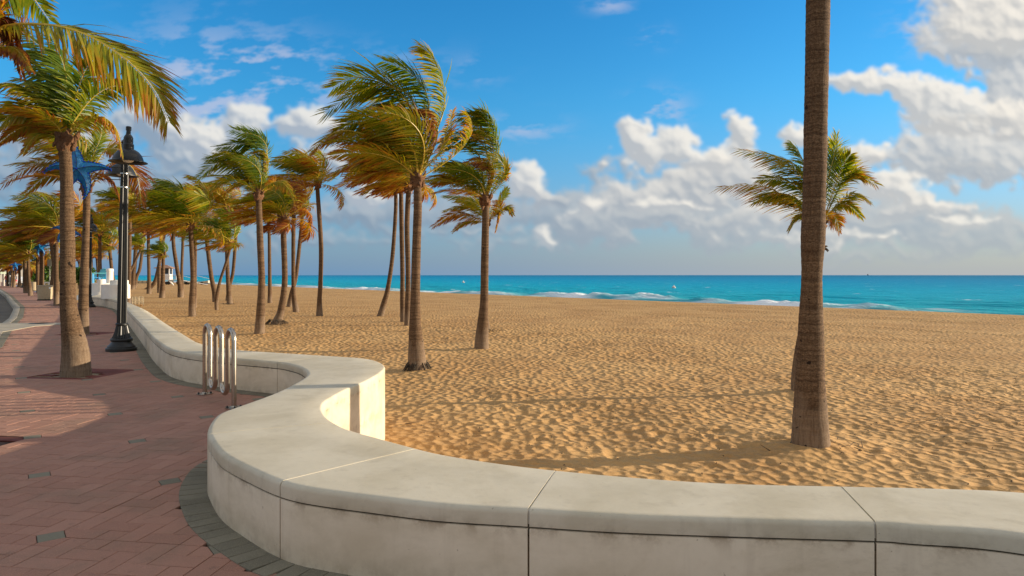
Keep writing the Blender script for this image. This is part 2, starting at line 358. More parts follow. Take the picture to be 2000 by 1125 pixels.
def m_sea():
    m, T, b, out = mat('sea_water')
    p = T.add('ShaderNodeNewGeometry').outputs['Position']
    s = T.v('DOT_PRODUCT', p, (S[0], S[1], 0)); t = T.v('DOT_PRODUCT', p, (A[0], A[1], 0))
    cmb = T.add('ShaderNodeCombineXYZ'); T.put(cmb.inputs[0], s); T.put(cmb.inputs[1], T.m('MULTIPLY', t, 0.35)); q = cmb.outputs[0]
    n = T.noise(q, 0.05, 5, 0.6); n1 = T.noise(q, 0.35, 5, 0.62); n2 = T.noise(q, 1.6, 4, 0.6)
    d = T.m('ADD', T.m('LOGARITHM', T.m('MAXIMUM', T.m('SUBTRACT', s, 50.0), 1.0), 10.0), T.m('MULTIPLY', T.m('SUBTRACT', n, 0.5), 0.45))
    c = T.ramp(T.m('DIVIDE', d, 3.6), [(0.20, (0.10, 0.37, 0.40)), (0.36, (0.02, 0.39, 0.47)), (0.55, (0.005, 0.36, 0.53)), (0.70, (0.004, 0.27, 0.49)), (0.88, (0.012, 0.20, 0.37))])
    c = T.mix(T.m('MULTIPLY', T.smooth(n1, 0.5, 0.72), 0.55), c, T.mix(1.0, c, (0.35, 0.55, 0.68), 'MULTIPLY'))
    foam = T.m('MINIMUM', T.m('MULTIPLY', T.attr('foam'), T.smooth(T.noise(q, 2.2, 6, 0.7), 0.22, 0.42)), 1.0)
    caps = T.m('MULTIPLY', T.smooth(T.noise(q, 0.30, 7, 0.66), 0.645, 0.68), T.smooth(s, 58, 70))
    foam = T.m('MAXIMUM', foam, T.m('MULTIPLY', caps, 0.85))
    shallow = T.attr('shallow'); c = T.mix(T.m('MULTIPLY', shallow, 0.6), c, (0.16, 0.34, 0.30))
    c = T.mix(foam, c, (0.93, 0.93, 0.91))
    T.put(b.inputs['Base Color'], c)
    b.inputs['Roughness'].default_value = 0.5; b.inputs['Specular IOR Level'].default_value = 0.035; b.inputs['IOR'].default_value = 1.33
    nr = T.bump(n2, 0.6, 0.35); nr = T.bump(n1, 0.7, 1.2, nr); T.put(b.inputs['Normal'], nr)
    return m

def m_paver(name, c1, c2, dark):
    m, T, b, out = mat(name)
    p = T.add('ShaderNodeNewGeometry').outputs['Position']
    r = T.attr('rnd')
    c = T.mix(r, c1, c2)
    n = T.noise(p, 1.3, 7, 0.66); c = T.mix(T.m('MULTIPLY', T.smooth(n, 0.44, 0.70), 0.7), c, dark)
    n5 = T.noise(p, 6.0, 5, 0.7); c = T.mix(T.m('MULTIPLY', T.smooth(n5, 0.58, 0.72), 0.5), c, tuple(x*0.55 for x in dark))
    g = T.noise(p, 210, 2, 0.7); c = T.mix(T.smooth(g, 0.56, 0.70), c, tuple(min(1, x*1.9+0.03) for x in c1))
    g2 = T.noise(p, 120, 3, 0.7); c = T.mix(T.smooth(g2, 0.60, 0.72, 0, 0.6), c, dark)
    T.put(b.inputs['Base Color'], c); b.inputs['Roughness'].default_value = 0.85; b.inputs['Specular IOR Level'].default_value = 0.2
    T.put(b.inputs['Normal'], T.bump(g2, 0.35, 0.004))
    return m

def m_far_paving():
    m, T, b, out = mat('far_paving')
    p = T.add('ShaderNodeNewGeometry').outputs['Position']
    u = T.v('DOT_PRODUCT', p, (0.988, -0.149, 0)); v = T.v('DOT_PRODUCT', p, (0.149, 0.988, 0))
    cmb = T.add('ShaderNodeCombineXYZ'); T.put(cmb.inputs[0], u); T.put(cmb.inputs[1], v)
    bt = T.add('ShaderNodeTexBrick'); bt.inputs['Scale'].default_value = 1.0; bt.inputs['Brick Width'].default_value = 0.286; bt.inputs['Row Height'].default_value = 0.143
    bt.inputs['Mortar Size'].default_value = 0.004; T.put(bt.inputs['Vector'], cmb.outputs[0])
    for k, c in (('Color1', (0.34, 0.168, 0.118)), ('Color2', (0.39, 0.20, 0.138)), ('Mortar', (0.12, 0.055, 0.04))): T.put(bt.inputs[k], c)
    n = T.noise(p, 0.8, 4, 0.6)
    T.put(b.inputs['Base Color'], T.mix(T.m('MULTIPLY', T.smooth(n, 0.4, 0.7), 0.4), bt.outputs[0], (0.22, 0.12, 0.085)))
    b.inputs['Roughness'].default_value = 0.88
    return m

def m_concrete(name, col, stain, streak, grime=0.5):
    m, T, b, out = mat(name)
    p = T.add('ShaderNodeNewGeometry').outputs['Position']
    n = T.noise(T.v('MULTIPLY', p, (1, 1, 2.0)), 1.7, 6, 0.62, 0.4); n2 = T.noise(p, 14, 5, 0.65); n3 = T.noise(p, 150, 3, 0.6)
    c = T.mix(T.smooth(n, 0.35, 0.7), col, tuple(x*y for x, y in zip(col, (0.82, 0.80, 0.75))))
    c = T.mix(T.m('MULTIPLY', T.smooth(n2, 0.52, 0.75), 0.28), c, stain)
    # grime that gathers at the groove and the foot of the wall
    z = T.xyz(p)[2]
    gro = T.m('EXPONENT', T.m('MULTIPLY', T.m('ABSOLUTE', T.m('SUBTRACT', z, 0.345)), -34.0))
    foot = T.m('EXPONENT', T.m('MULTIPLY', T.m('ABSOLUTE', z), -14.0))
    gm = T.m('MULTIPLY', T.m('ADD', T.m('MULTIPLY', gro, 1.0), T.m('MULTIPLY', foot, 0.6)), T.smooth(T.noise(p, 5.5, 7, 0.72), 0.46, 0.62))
    # water streaks running down the faces and long scuffs along the top
    stk = T.smooth(T.noise(T.v('MULTIPLY', p, (9, 9, 0.7)), 1.0, 4, 0.6), 0.56, 0.72); c = T.mix(T.m('MULTIPLY', stk, 0.14), c, streak)
    scf = T.smooth(T.noise(T.v('MULTIPLY', p, (2.2, 7, 3)), 3.0, 5, 0.75), 0.60, 0.70); c = T.mix(T.m('MULTIPLY', scf, 0.15), c, tuple(min(1, x*1.18) for x in col))
    smr = T.m('MULTIPLY', T.smooth(T.noise(p, 0.9, 3, 0.5), 0.52, 0.66), T.smooth(T.noise(T.v('MULTIPLY', p, (1, 1, 2.5)), 9.0, 6, 0.75), 0.50, 0.62)); c = T.mix(T.m('MULTIPLY', smr, 0.16*grime), c, streak)
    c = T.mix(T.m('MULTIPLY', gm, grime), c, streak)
    sp = T.smooth(T.noise(p, 34, 2, 0.5), 0.745, 0.77); c = T.mix(T.m('MULTIPLY', sp, 0.5), c, streak)
    T.put(b.inputs['Base Color'], c); b.inputs['Roughness'].default_value = 0.62; b.inputs['Specular IOR Level'].default_value = 0.35
    nr = T.bump(n2, 0.12, 0.01); nr = T.bump(n3, 0.10, 0.002, nr); T.put(b.inputs['Normal'], nr)
    return m

def m_trunk():
    m, T, b, out = mat('palm_bark')
    tc = T.add('ShaderNodeTexCoord').outputs['Object']; h = T.attr('hgt'); ba = T.attr('foot')
    xo = T.add('ShaderNodeObjectInfo').outputs['Random']
    wob = T.m('MULTIPLY', T.m('SUBTRACT', T.noise(tc, 7.0, 4, 0.65), 0.5), 0.09)
    hh = T.m('ADD', h, wob)
    c3 = T.add('ShaderNodeCombineXYZ'); T.put(c3.inputs[2], hh); T.put(c3.inputs[0], xo)
    rn = T.noise(c3.outputs[0], 26, 5, 0.8)
    vf = T.noise(T.v('MULTIPLY', tc, (34, 34, 2.6)), 1.6, 5, 0.72); fine = T.noise(T.v('MULTIPLY', tc, (1, 1, 1.8)), 42, 4, 0.7)
    bl = T.noise(tc, 2.2, 4, 0.6)
    c = T.mix(T.smooth(rn, 0.33, 0.66), (0.085, 0.049, 0.026), (0.235, 0.150, 0.086))
    c = T.mix(T.m('MULTIPLY', T.smooth(vf, 0.45, 0.7), 0.55), c, (0.07, 0.04, 0.022))
    c = T.mix(T.m('MULTIPLY', T.smooth(bl, 0.5, 0.75), 0.4), c, (0.23, 0.160, 0.10))
    c = T.mix(T.smooth(fine, 0.36, 0.62), T.mix(1.0, c, (0.50, 0.46, 0.42), 'MULTIPLY'), c)
    c = T.mix(T.m('MULTIPLY', ba, 0.75), c, T.mix(T.smooth(vf, 0.4, 0.65), (0.30, 0.225, 0.155), (0.19, 0.13, 0.085)))
    hol = T.smooth(T.noise(tc, 9.0, 2, 0.4), 0.715, 0.735); c = T.mix(hol, c, (0.02, 0.012, 0.008))
    T.put(b.inputs['Base Color'], c); b.inputs['Roughness'].default_value = 0.9; b.inputs['Specular IOR Level'].default_value = 0.2
    nr = T.bump(rn, 0.7, 0.016); nr = T.bump(vf, 0.6, 0.009, nr); nr = T.bump(fine, 0.5, 0.005, nr); T.put(b.inputs['Normal'], nr)
    return m

def m_frond():
    m = bpy.data.materials.new('palm_frond'); m.use_nodes = True; T = NT(m.node_tree); T.n.clear(); MATS['palm_frond'] = m
    out = T.add('ShaderNodeOutputMaterial')
    dry = T.attr('dry'); ra = T.attr('rib')
    rnd = T.add('ShaderNodeObjectInfo').outputs['Random']
    tc = T.add('ShaderNodeTexCoord').outputs['Object']
    dd = T.m('ADD', dry, T.m('MULTIPLY', T.m('SUBTRACT', T.noise(tc, 14, 3, 0.6), 0.5), 0.35))
    dd = T.m('ADD', dd, T.m('MULTIPLY', T.m('SUBTRACT', rnd, 0.5), 0.16))
    c = T.ramp(dd, [(0.0, (0.045, 0.115, 0.007)), (0.26, (0.155, 0.215, 0.008)), (0.48, (0.38, 0.32, 0.012)), (0.68, (0.46, 0.19, 0.014)), (0.84, (0.26, 0.062, 0.012)), (1.0, (0.17, 0.070, 0.030))])
    c = T.mix(ra, c, (0.52, 0.37, 0.05))
    b = T.add('ShaderNodeBsdfPrincipled'); T.put(b.inputs['Base Color'], c); b.inputs['Roughness'].default_value = 0.42; b.inputs['Specular IOR Level'].default_value = 0.4
    tr = T.add('ShaderNodeBsdfTranslucent'); T.put(tr.inputs[0], T.mix(1.0, c, (1.25, 1.15, 0.6), 'MULTIPLY'))
    mx = T.add('ShaderNodeMixShader'); T.put(mx.inputs[0], T.m('MULTIPLY', T.m('SUBTRACT', 1.0, ra), 0.52)); T.l.new(b.outputs[0], mx.inputs[1]); T.l.new(tr.outputs[0], mx.inputs[2])
    T.l.new(mx.outputs[0], out.inputs[0]); return m

def m_sheath():
    m, T, b, out = mat('leaf_sheath')
    tc = T.add('ShaderNodeTexCoord').outputs['Object']
    n = T.noise(T.v('MULTIPLY', tc, (14, 14, 5)), 1.5, 5, 0.7, 0.8)
    T.put(b.inputs['Base Color'], T.ramp(n, [(0.3, (0.07, 0.03, 0.014)), (0.5, (0.22, 0.10, 0.045)), (0.68, (0.36, 0.20, 0.09))]))
    b.inputs['Roughness'].default_value = 0.9; T.put(b.inputs['Normal'], T.bump(n, 0.9, 0.04)); return m

def m_leafgreen():
    m = bpy.data.materials.new('shrub_leaf'); m.use_nodes = True; T = NT(m.node_tree); T.n.clear(); MATS['shrub_leaf'] = m
    out = T.add('ShaderNodeOutputMaterial'); r = T.attr('rnd')
    c = T.ramp(r, [(0.0, (0.03, 0.09, 0.008)), (0.6, (0.075, 0.17, 0.014)), (1.0, (0.17, 0.22, 0.02))])
    b = T.add('ShaderNodeBsdfPrincipled'); T.put(b.inputs['Base Color'], c); b.inputs['Roughness'].default_value = 0.5
    tr = T.add('ShaderNodeBsdfTranslucent'); T.put(tr.inputs[0], c); mx = T.add('ShaderNodeMixShader'); mx.inputs[0].default_value = 0.3
    T.l.new(b.outputs[0], mx.inputs[1]); T.l.new(tr.outputs[0], mx.inputs[2]); T.l.new(mx.outputs[0], out.inputs[0]); return m

m_sand(); m_sea(); m_trunk(); m_frond(); m_sheath(); m_leafgreen(); m_far_paving()
m_paver('red_paver', (0.345, 0.175, 0.122), (0.405, 0.215, 0.152), (0.24, 0.16, 0.11))
m_paver('grey_paver', (0.185, 0.165, 0.118), (0.245, 0.22, 0.158), (0.12, 0.105, 0.072))
m_paver('dark_red_paver', (0.15, 0.045, 0.035), (0.19, 0.06, 0.045), (0.09, 0.035, 0.028))
m_concrete('coping_concrete', (0.655, 0.585, 0.445), (0.50, 0.42, 0.30), (0.22, 0.17, 0.11), 0.5)
m_concrete('wall_paint', (0.715, 0.60, 0.445), (0.54, 0.42, 0.29), (0.28, 0.19, 0.11), 0.8)
simple('joint_dirt', (0.10, 0.085, 0.06), 0.95, var=0.3, scale=20)
simple('joint_filler', (0.66, 0.62, 0.54), 0.7, var=0.1)
simple('mortar_bed', (0.085, 0.045, 0.032), 0.95, var=0.3, scale=9)
simple('asphalt', (0.13, 0.105, 0.075), 0.9, var=0.2, scale=1.5, bump=0.2)
simple('kerb_concrete', (0.38, 0.33, 0.25), 0.85, var=0.15, scale=2.0)
simple('soil', (0.30, 0.21, 0.12), 0.95, var=0.3, scale=14, bump=0.5)
simple('black_iron', (0.012, 0.012, 0.010), 0.40, var=0.2, scale=12, spec=0.5)
simple('lamp_glass', (0.75, 0.72, 0.62), 0.3)
simple('steel', (0.52, 0.45, 0.37), 0.27, metal=1.0, var=0.08, scale=5)
simple('steel_band', (0.6, 0.58, 0.55), 0.3, metal=1.0)
simple('white_plaster', (0.84, 0.79, 0.71), 0.7, var=0.05, scale=2)
simple('white_paint', (0.78, 0.76, 0.72), 0.6, var=0.05, scale=3)
simple('dark_window', (0.015, 0.018, 0.022), 0.2)
simple('shingle', (0.30, 0.17, 0.11), 0.9, var=0.3, scale=4)
simple('bin_concrete', (0.44, 0.35, 0.22), 0.9, var=0.06, scale=10, bump=0.1)
simple('black_rubber', (0.02, 0.018, 0.016), 0.8)
simple('cyan_paint', (0.06, 0.42, 0.47), 0.5, var=0.08); simple('blue_paint', (0.02, 0.30, 0.62), 0.5, var=0.08)
simple('weathered_wood', (0.55, 0.46, 0.31), 0.85, var=0.25, scale=9)
simple('dry_grass', (0.42, 0.21, 0.06), 0.9, var=0.3, scale=9)
simple('root_brown', (0.06, 0.045, 0.03), 0.95, var=0.4, scale=20)
simple('sign_grey_green', (0.36, 0.38, 0.30), 0.6); simple('awning_green', (0.35, 0.42, 0.33), 0.7)
simple('building_cream', (0.48, 0.45, 0.40), 0.8, var=0.06, scale=0.5); simple('boat_hull', (0.52, 0.50, 0.42), 0.5); simple('boat_dark', (0.04, 0.04, 0.035), 0.7)
simple('car_white', (0.75, 0.75, 0.74), 0.3); simple('car_dark', (0.05, 0.06, 0.08), 0.3)
simple('skin', (0.42, 0.24, 0.16), 0.6); simple('cloth_red', (0.5, 0.08, 0.10), 0.8); simple('cloth_blue', (0.07, 0.18, 0.4), 0.8); simple('cloth_white', (0.7, 0.68, 0.65), 0.8)
simple('buoy_orange', (0.75, 0.55, 0.45), 0.5); simple('land_ground', (0.24, 0.19, 0.12), 0.95, var=0.2, scale=0.4)
def m_star():
    m, T, b, out = mat('starfish_blue'); tc = T.add('ShaderNodeTexCoord').outputs['Object']
    n = T.noise(tc, 7, 5, 0.7, 0.5)
    T.put(b.inputs['Base Color'], T.ramp(n, [(0.3, (0.0, 0.085, 0.23)), (0.55, (0.004, 0.19, 0.47)), (0.75, (0.025, 0.33, 0.55))]))
    b.inputs['Roughness'].default_value = 0.35; T.put(b.inputs['Normal'], T.bump(n, 0.6, 0.03))
m_star()
simple('bulb_blue', (0.01, 0.06, 0.75), 0.2); simple('navy', (0.004, 0.02, 0.07), 0.4)
M = MATS

# ------------------------------------------------------------------ the serpentine wall: traced edges
WH = 0.44
FR = [(2000,1044),(1780,1025),(1710,1020),(1430,1012),(1200,1004),(1032,994),(860,984),(735,970),(610,954),(547.5,940),(490,916),(435,887),(412,860),(405,843),(410,826),(425,809),(452,798),(509,778),(544,764),(574,749),(594,737),(600,728),(589,718),(571,712),(541.6,706.6),(464.5,700),(395,693),(360,688),(332,681),(314,670.5),(296.5,656),(279,636),(261,618),(230,588),(200,581.6),(176,579.5)]
BK = [(2000,960.6),(1837,952.6),(1641,948),(1430,943),(1259,932.7),(1088,917.6),(974,904),(860,886),(780,866),(740.6,855),(683,839),(653.5,825),(636,811.5),(629,796.6),(633.6,785),(653.5,772),(678,759),(716,743),(743,727),(752,716),(740.6,707),(713,700),(658.5,696),(559,689.7),(464.5,683),(394,671.5),(357,652),(324,632),(296.5,613),(277,602),(249.6,590),(222,576),(200,573.5)]
fr = [(4.7,0.5),(4.0,1.25),(3.45,2.0),(2.95,2.6)]+[tuple(gp(x, y, WH)[:2]) for x, y in FR]
bk = [(5.5,1.1),(4.85,1.9),(4.2,2.75),(3.5,3.38)]+[tuple(gp(x, y, WH)[:2]) for x, y in BK]
def dense(pl, n=3000):
    p = catmull(np.array(pl), n); L = np.concatenate([[0], np.cumsum(np.linalg.norm(np.diff(p, axis=0), axis=1))])
    return p, L
FD, FL = dense(fr); BD, BL = dense(bk)
for _ in range(40):       # light smoothing of the hand-traced edges
    for D in (FD, BD): D[1:-1] = 0.5*D[1:-1]+0.25*(D[:-2]+D[2:])
def near(D, L, p): return L[np.argmin(np.sum((D-np.array(p)[:2])**2, axis=1))]
def at(D, L, u): return np.stack([np.interp(u, L, D[:, 0]), np.interp(u, L, D[:, 1])], 1)
JT = [((1710,1020),(1641,948)),((1032,994),(1085,918)),((547.5,940),(818,875)),((409,847),(651,825)),((592,719),(728,713)),((541,706.6),(646,696)),((337,682),(420,677))]
jf = [0.0, FL[-1]*0.035]+[near(FD, FL, gp(*a, WH)) for a, b in JT]
jb = [0.0, BL[-1]*0.035]+[near(BD, BL, gp(*b, WH)) for a, b in JT]
nrest = 9
jf += list(jf[-1]+(FL[-1]-jf[-1])*np.arange(1, nrest+1)/nrest); jb += list(jb[-1]+(BL[-1]-jb[-1])*np.arange(1, nrest+1)/nrest)
ts_f = st(FD[:, 0], FD[:, 1]); o_ = np.argsort(ts_f[1]); WF_T, WF_S = ts_f[1][o_], ts_f[0][o_]
ts_b = st(BD[:, 0], BD[:, 1]); o_ = np.argsort(ts_b[1]); WB_T, WB_S = ts_b[1][o_], ts_b[0][o_]
def wall_front_s(t): return np.interp(t, WF_T, WF_S)
def wall_mid_s(t): return 0.5*(np.interp(t, WF_T, WF_S)+np.interp(t, WB_T, WB_S))

wall = thing('seat_wall', 'long cream concrete seat wall winding in curves between promenade and sand', 'wall', (0, 0, 0))
def loft(Fp, Bp, prof, closed_ends=True):
    """prof: list of (from_front?, offset m, z)"""
    n = len(Fp); D = Bp-Fp; Ln = np.linalg.norm(D, axis=1)[:, None]; D = D/Ln; m = len(prof); V = np.zeros((n, m, 3))
    for k, (side, off, z) in enumerate(prof):
        q = Fp+D*off if side == 'f' else (Bp-D*off if side == 'b' else Fp+D*Ln*off)
        V[:, k, :2] = q; V[:, k, 2] = z
    Fc = [[i*m+k, (i+1)*m+k, (i+1)*m+(k+1) % m, i*m+(k+1) % m] for i in range(n-1) for k in range(m)]
    Fc += [list(range(m)), [(n-1)*m+k for k in range(m-1, -1, -1)]]
    return V.reshape(-1, 3), Fc
COP = [('f',0,.352),('f',0,.412),('f',.004,.424),('f',.012,.434),('f',.024,.439),('f',.04,.44),('m',.35,.4405),('m',.7,.4405),('b',.025,.44),('b',.012,.437),('b',.004,.430),('b',0,.42),('b',0,.352)]
BASE = [('f',0,-.06),('f',0,.337),('f',.004,.341),('f',.03,.341),('f',.03,.3515),('b',0,.3515),('b',0,-.06),('b',0,-.75),('f',.25,-.75),('f',.25,-.06)]
CORE = [('f',.02,-.06),('f',.02,.349),('f',.03,.437),('b',.02,.437),('b',.003,.43),('b',.003,-.7),('f',.3,-.7)]
for i in range(len(jf)-1):
    n = max(8, int((jf[i+1]-jf[i])/0.06)); n = min(n, 60)
    g = 0.005
    Fp = at(FD, FL, np.linspace(jf[i]+g, jf[i+1]-g, n)); Bp = at(BD, BL, np.linspace(jb[i]+g, jb[i+1]-g, n))
    V, Fc = loft(Fp, Bp, COP); obj('coping_slab', V, Fc, M['coping_concrete'], wall, sharp=50)
    V, Fc = loft(Fp, Bp, BASE); obj('wall_panel', V, Fc, M['wall_paint'], wall, sharp=50)
for i in range(len(jf)-2):   # pale joint filler in the gaps between slabs, recessed
    u = np.array([-.005, .005]); Fp = at(FD, FL, jf[i+1]+u); Bp = at(BD, BL, jb[i+1]+u)
    V, Fc = loft(Fp, Bp, [('f',.014,.36),('f',.014,.43),('b',.010,.435),('b',.010,.36)]); obj('joint_filler', V, Fc, M['joint_filler'], wall, smooth=False)
n = 500
Fp = at(FD, FL, np.linspace(0.02, FL[-1]-.02, n)); Bp = at(BD, BL, np.linspace(0.02, BL[-1]-.02, n))
V, Fc = loft(Fp, Bp, [('f',.015,.30),('f',.015,.36),('f',.028,.36),('f',.028,.30)]); obj('groove_backing', V, Fc, M['joint_dirt'], wall)

# ------------------------------------------------------------------ sand
PALM_MOUNDS = []   # (x, y, r, h) filled from the palm table below before the sand is meshed
def dimples(x, y, cell, amp, seed):
    i0 = np.floor(x/cell).astype(np.int64); j0 = np.floor(y/cell).astype(np.int64); h = np.zeros_like(x)
    for di in (-1, 0, 1):
        for dj in (-1, 0, 1):
            i = i0+di; j = j0+dj
            cx = (i+0.15+0.7*hash2(i, j, seed))*cell; cy = (j+0.15+0.7*hash2(i, j, seed+1))*cell
            r = cell*(0.30+0.30*hash2(i, j, seed+2)); an = hash2(i, j, seed+3)*math.pi; ca, sa = np.cos(an), np.sin(an)
            dx, dy = x-cx, y-cy; u = (dx*ca+dy*sa)/(r*1.25); v = (-dx*sa+dy*ca)/(r*0.8)
            d2 = u*u+v*v; a = amp*np.clip(1.5*hash2(i, j, seed+4)-0.15, 0, 1.2)
            pit = -np.exp(-(d2**2)*1.3); rim = 0.28*np.exp(-((np.sqrt(d2)-1.2)**2)*6.0)
            h += a*(pit+rim)
    return h
def build_sand():
    k = 0.0056; rows = int(math.log(700/2.4)/k); Y = 2.4*np.exp(k*np.arange(rows))
    U = np.linspace(-1.25, 1.25, 520)
    yy, uu = np.meshgrid(Y, U, indexing='ij'); xx = yy*uu
    s, t = st(xx, yy)
    h = sand_base(s)
    dist = np.sqrt(xx**2+yy**2)
    rough = np.clip(0.75+1.5*fbm2(xx*0.22, yy*0.22, 4, 11), 0.18, 1.5)
    near_ = np.clip(1-(dist-28)/50, 0.0, 1)
    z = dimples(xx, yy, 0.20, 0.0180, 3)*rough*np.clip(1.25-dist/42, 0.10, 1)
    z += dimples(xx+7.3, yy-2.1, 0.40, 0.014, 23)*near_*rough
    z += fbm2(xx*0.8, yy*0.8, 4, 5)*0.06*np.clip(1.2-dist/60, 0.25, 1)
    z += fbm2(xx*9, yy*9, 2, 31)*0.008*near_
    ed = np.clip((s-wall_mid_s(t)-0.4)/1.2, 0.1, 1)           # calmer, drifted sand against the wall
    z = z*ed + (1-ed)*0.02
    # wheel tracks along the shore
    for s0, w in ((38.0, 0.35), (39.7, 0.35), (44.0, 0.3), (45.7, 0.3), (30.5, 0.3)):
        c = np.exp(-((s-s0-0.6*np.sin(t*0.05))/w)**2); z = z*(1-0.85*c)+0.05*c
    for (mx, my, mr, mh) in PALM_MOUNDS:
        z += mh*np.exp(-((xx-mx)**2+(yy-my)**2)/mr**2)
    z *= np.clip((56-s)/3, 0, 1)
    h = h+z
    keep_v = s > wall_mid_s(t) - 0.0
    R, C = xx.shape; idx = np.arange(R*C).reshape(R, C)
    q = np.stack([idx[:-1, :-1], idx[:-1, 1:], idx[1:, 1:], idx[1:, :-1]], -1).reshape(-1, 4)
    sv = s.ravel(); kv = (keep_v & (s < 75)).ravel(); q = q[kv[q].all(1)]
    used = np.unique(q); rem = np.zeros(R*C, np.int64); rem[used] = np.arange(len(used))
    V = np.stack([xx, yy, h], -1).reshape(-1, 3)[used]
    wet = np.clip((sv[used]-51.8)/2.0, 0, 1)
    o = obj('sand', V, rem[q], M['sand'], attrs={'wet': wet}); tag(o, None, None, None, 'structure')

# ------------------------------------------------------------------ sea
def build_sea():
    Z0 = -1.5
    s = np.concatenate([np.arange(51, 95, 0.5), 95*1.045**np.arange(0, 102)])
    tp = np.concatenate([np.arange(-60, 160, 0.8), 160*1.06**np.arange(1, 65)]); tn = -60-0.8*1.25**np.arange(1, 40)
    t = np.concatenate([tn[::-1], tp])
    ss, tt = np.meshgrid(s, t, indexing='ij')
    fade = np.clip(1-(ss-60)/160, 0, 1)
    z = fbm2(ss*0.22, tt*0.09, 4, 51)*0.38*np.clip(1-(ss-60)/400, 0, 1)
    z += 0.10*np.sin(ss*0.8+2.5*fbm2(ss*0.03, tt*0.05, 3, 77))*fade
    foam = np.zeros_like(ss); shal = np.clip(1-(ss-57)/10, 0, 1)
    # breakers: (px range on the wave's foot row, s, height, foam)
    def wave(px0, px1, py, s0, hgt, fo, w=1.6):
        a = gp(px0, py, Z0); b = gp(px1, py, Z0)
        # where the rays cross the line s = s0
        def tt_at(px):
            d = np.array([(px-1000)/F, 1.0]); lam = s0/(d@S); return lam*(d@A)
        ta, tb = sorted((tt_at(px0), tt_at(px1))); 
        cen = s0+0.9*fbm2(tt*0.08, tt*0+s0, 3, 91)*2
        env = 1/(1+np.exp(-(tt-ta)/1.0))*1/(1+np.exp((tt-tb)/1.0))
        u = ss-cen
        prof = np.where(u < 0, np.exp(-(u/(w*0.75))**2), np.exp(-(u/(w*1.5))**2))
        jag = 0.8+0.8*fbm2(tt*0.7, ss*0.9, 4, 17)
        fz = 0.72*hgt*prof*env*jag
        f = fo*env*np.clip(np.exp(-((u+0.5)/(w*0.75))**2)*2.4, 0, 1)*(0.80+1.7*fbm2(tt*0.22, ss*0.4, 3, 19))
        return fz, f
    for a in WAVES:
        fz, f = wave(*a); z += fz; foam = np.maximum(foam, f)
    # thin wash along the sand and broken patches
    wash = np.exp(-((ss-56.8-1.6*fbm2(tt*0.06, tt*0, 3, 7))/0.9)**2); foam = np.maximum(foam, wash*0.8*np.clip(fbm2(tt*0.12, ss*0.2, 3, 9)*2.2+0.6, 0, 1))
    patch = np.clip(fbm2(ss*0.30, tt*0.10, 4, 63)*4-0.75, 0, 1)*np.clip(1-(ss-58)/16, 0, 1); foam = np.maximum(foam, patch*0.7)
    V = np.stack([ss*S[0]+tt*A[0], ss*S[1]+tt*A[1], Z0+z], -1).reshape(-1, 3)
    R, C = ss.shape; idx = np.arange(R*C).reshape(R, C)
    q = np.stack([idx[:-1, :-1], idx[:-1, 1:], idx[1:, 1:], idx[1:, :-1]], -1).reshape(-1, 4)[:, ::-1]
    o = obj('sea', V, q.copy(), M['sea_water'], attrs={'foam': foam, 'shallow': shal}); tag(o, None, None, None, 'structure')
WAVES = [(1055,1235,575,66.0,0.85,1.0),(1060,1120,574,68.5,0.75,1.0),(1235,1320,576,68.0,0.95,1.0),(1290,1350,583,60.5,0.35,0.9),
         (1440,1600,587,63.0,0.75,1.0),(1605,1740,584,66.5,0.85,1.0),(1600,1720,590,62.0,0.6,1.0),(1700,1770,592,62.5,0.7,1.0),
         (1815,1855,589,67,0.5,0.9),(1800,1860,595,63,0.35,0.6),(1930,2080,611,57.5,0.3,1.0),(640,760,566,63,0.5,1.0),(720,850,569,66,0.55,0.9),
         (860,1000,572,63,0.55,0.9),(480,640,560,64,0.7,1.0),(300,470,556,64,0.6,1.0),(500,560,557,70,0.8,1.0),(985,1050,577,61,0.3,0.8),(1350,1420,584,66,0.6,0.6),(400,470,552,76,0.7,1.0)]

# ------------------------------------------------------------------ promenade
CURB = [(-6.0,2.0),(-8.6,9.0),(-11.6,15.0),(-16.2,21.8),(-18.7,25.7),(-21.97,30.4),(-24.7,34.3),(-29.6,40.75),(-38.6,52.7),(-48.5,65.5),(-90,119),(-300,390)]
CU = np.array(CURB); CS, CT = st(CU[:, 0], CU[:, 1])
o_ = np.argsort(CT); CSs, CTs = CS[o_], CT[o_]
def curb_s(t): return np.interp(t, CTs, CSs)
def right_s(t):
    w = wall_mid_s(t); return np.where(np.asarray(t) > WF_T[-1]-1.0, 4.2, w)

def strip_sheet(name, tv, s_lo, s_hi, z, mt, kind='structure', parent=None, ns=2):
    tv = np.asarray(tv, float); V = []
    for t, a, b in zip(tv, s_lo, s_hi):
        for k in range(ns):
            s_ = a+(b-a)*k/(ns-1); x_, y_ = xy(s_, t); V.append((x_, y_, z))
    n = len(tv); q = [[i*ns+k, i*ns+k+1, (i+1)*ns+k+1, (i+1)*ns+k] for i in range(n-1) for k in range(ns-1)]
    o = obj(name, V, q, mt, parent, smooth=False)
    if kind: o['kind'] = kind
    return o

tv = np.concatenate([np.arange(-9, 60, 0.4), np.arange(60, 420, 12)])
prom = strip_sheet('promenade', tv, curb_s(tv), right_s(tv), -0.024, M['mortar_bed'])

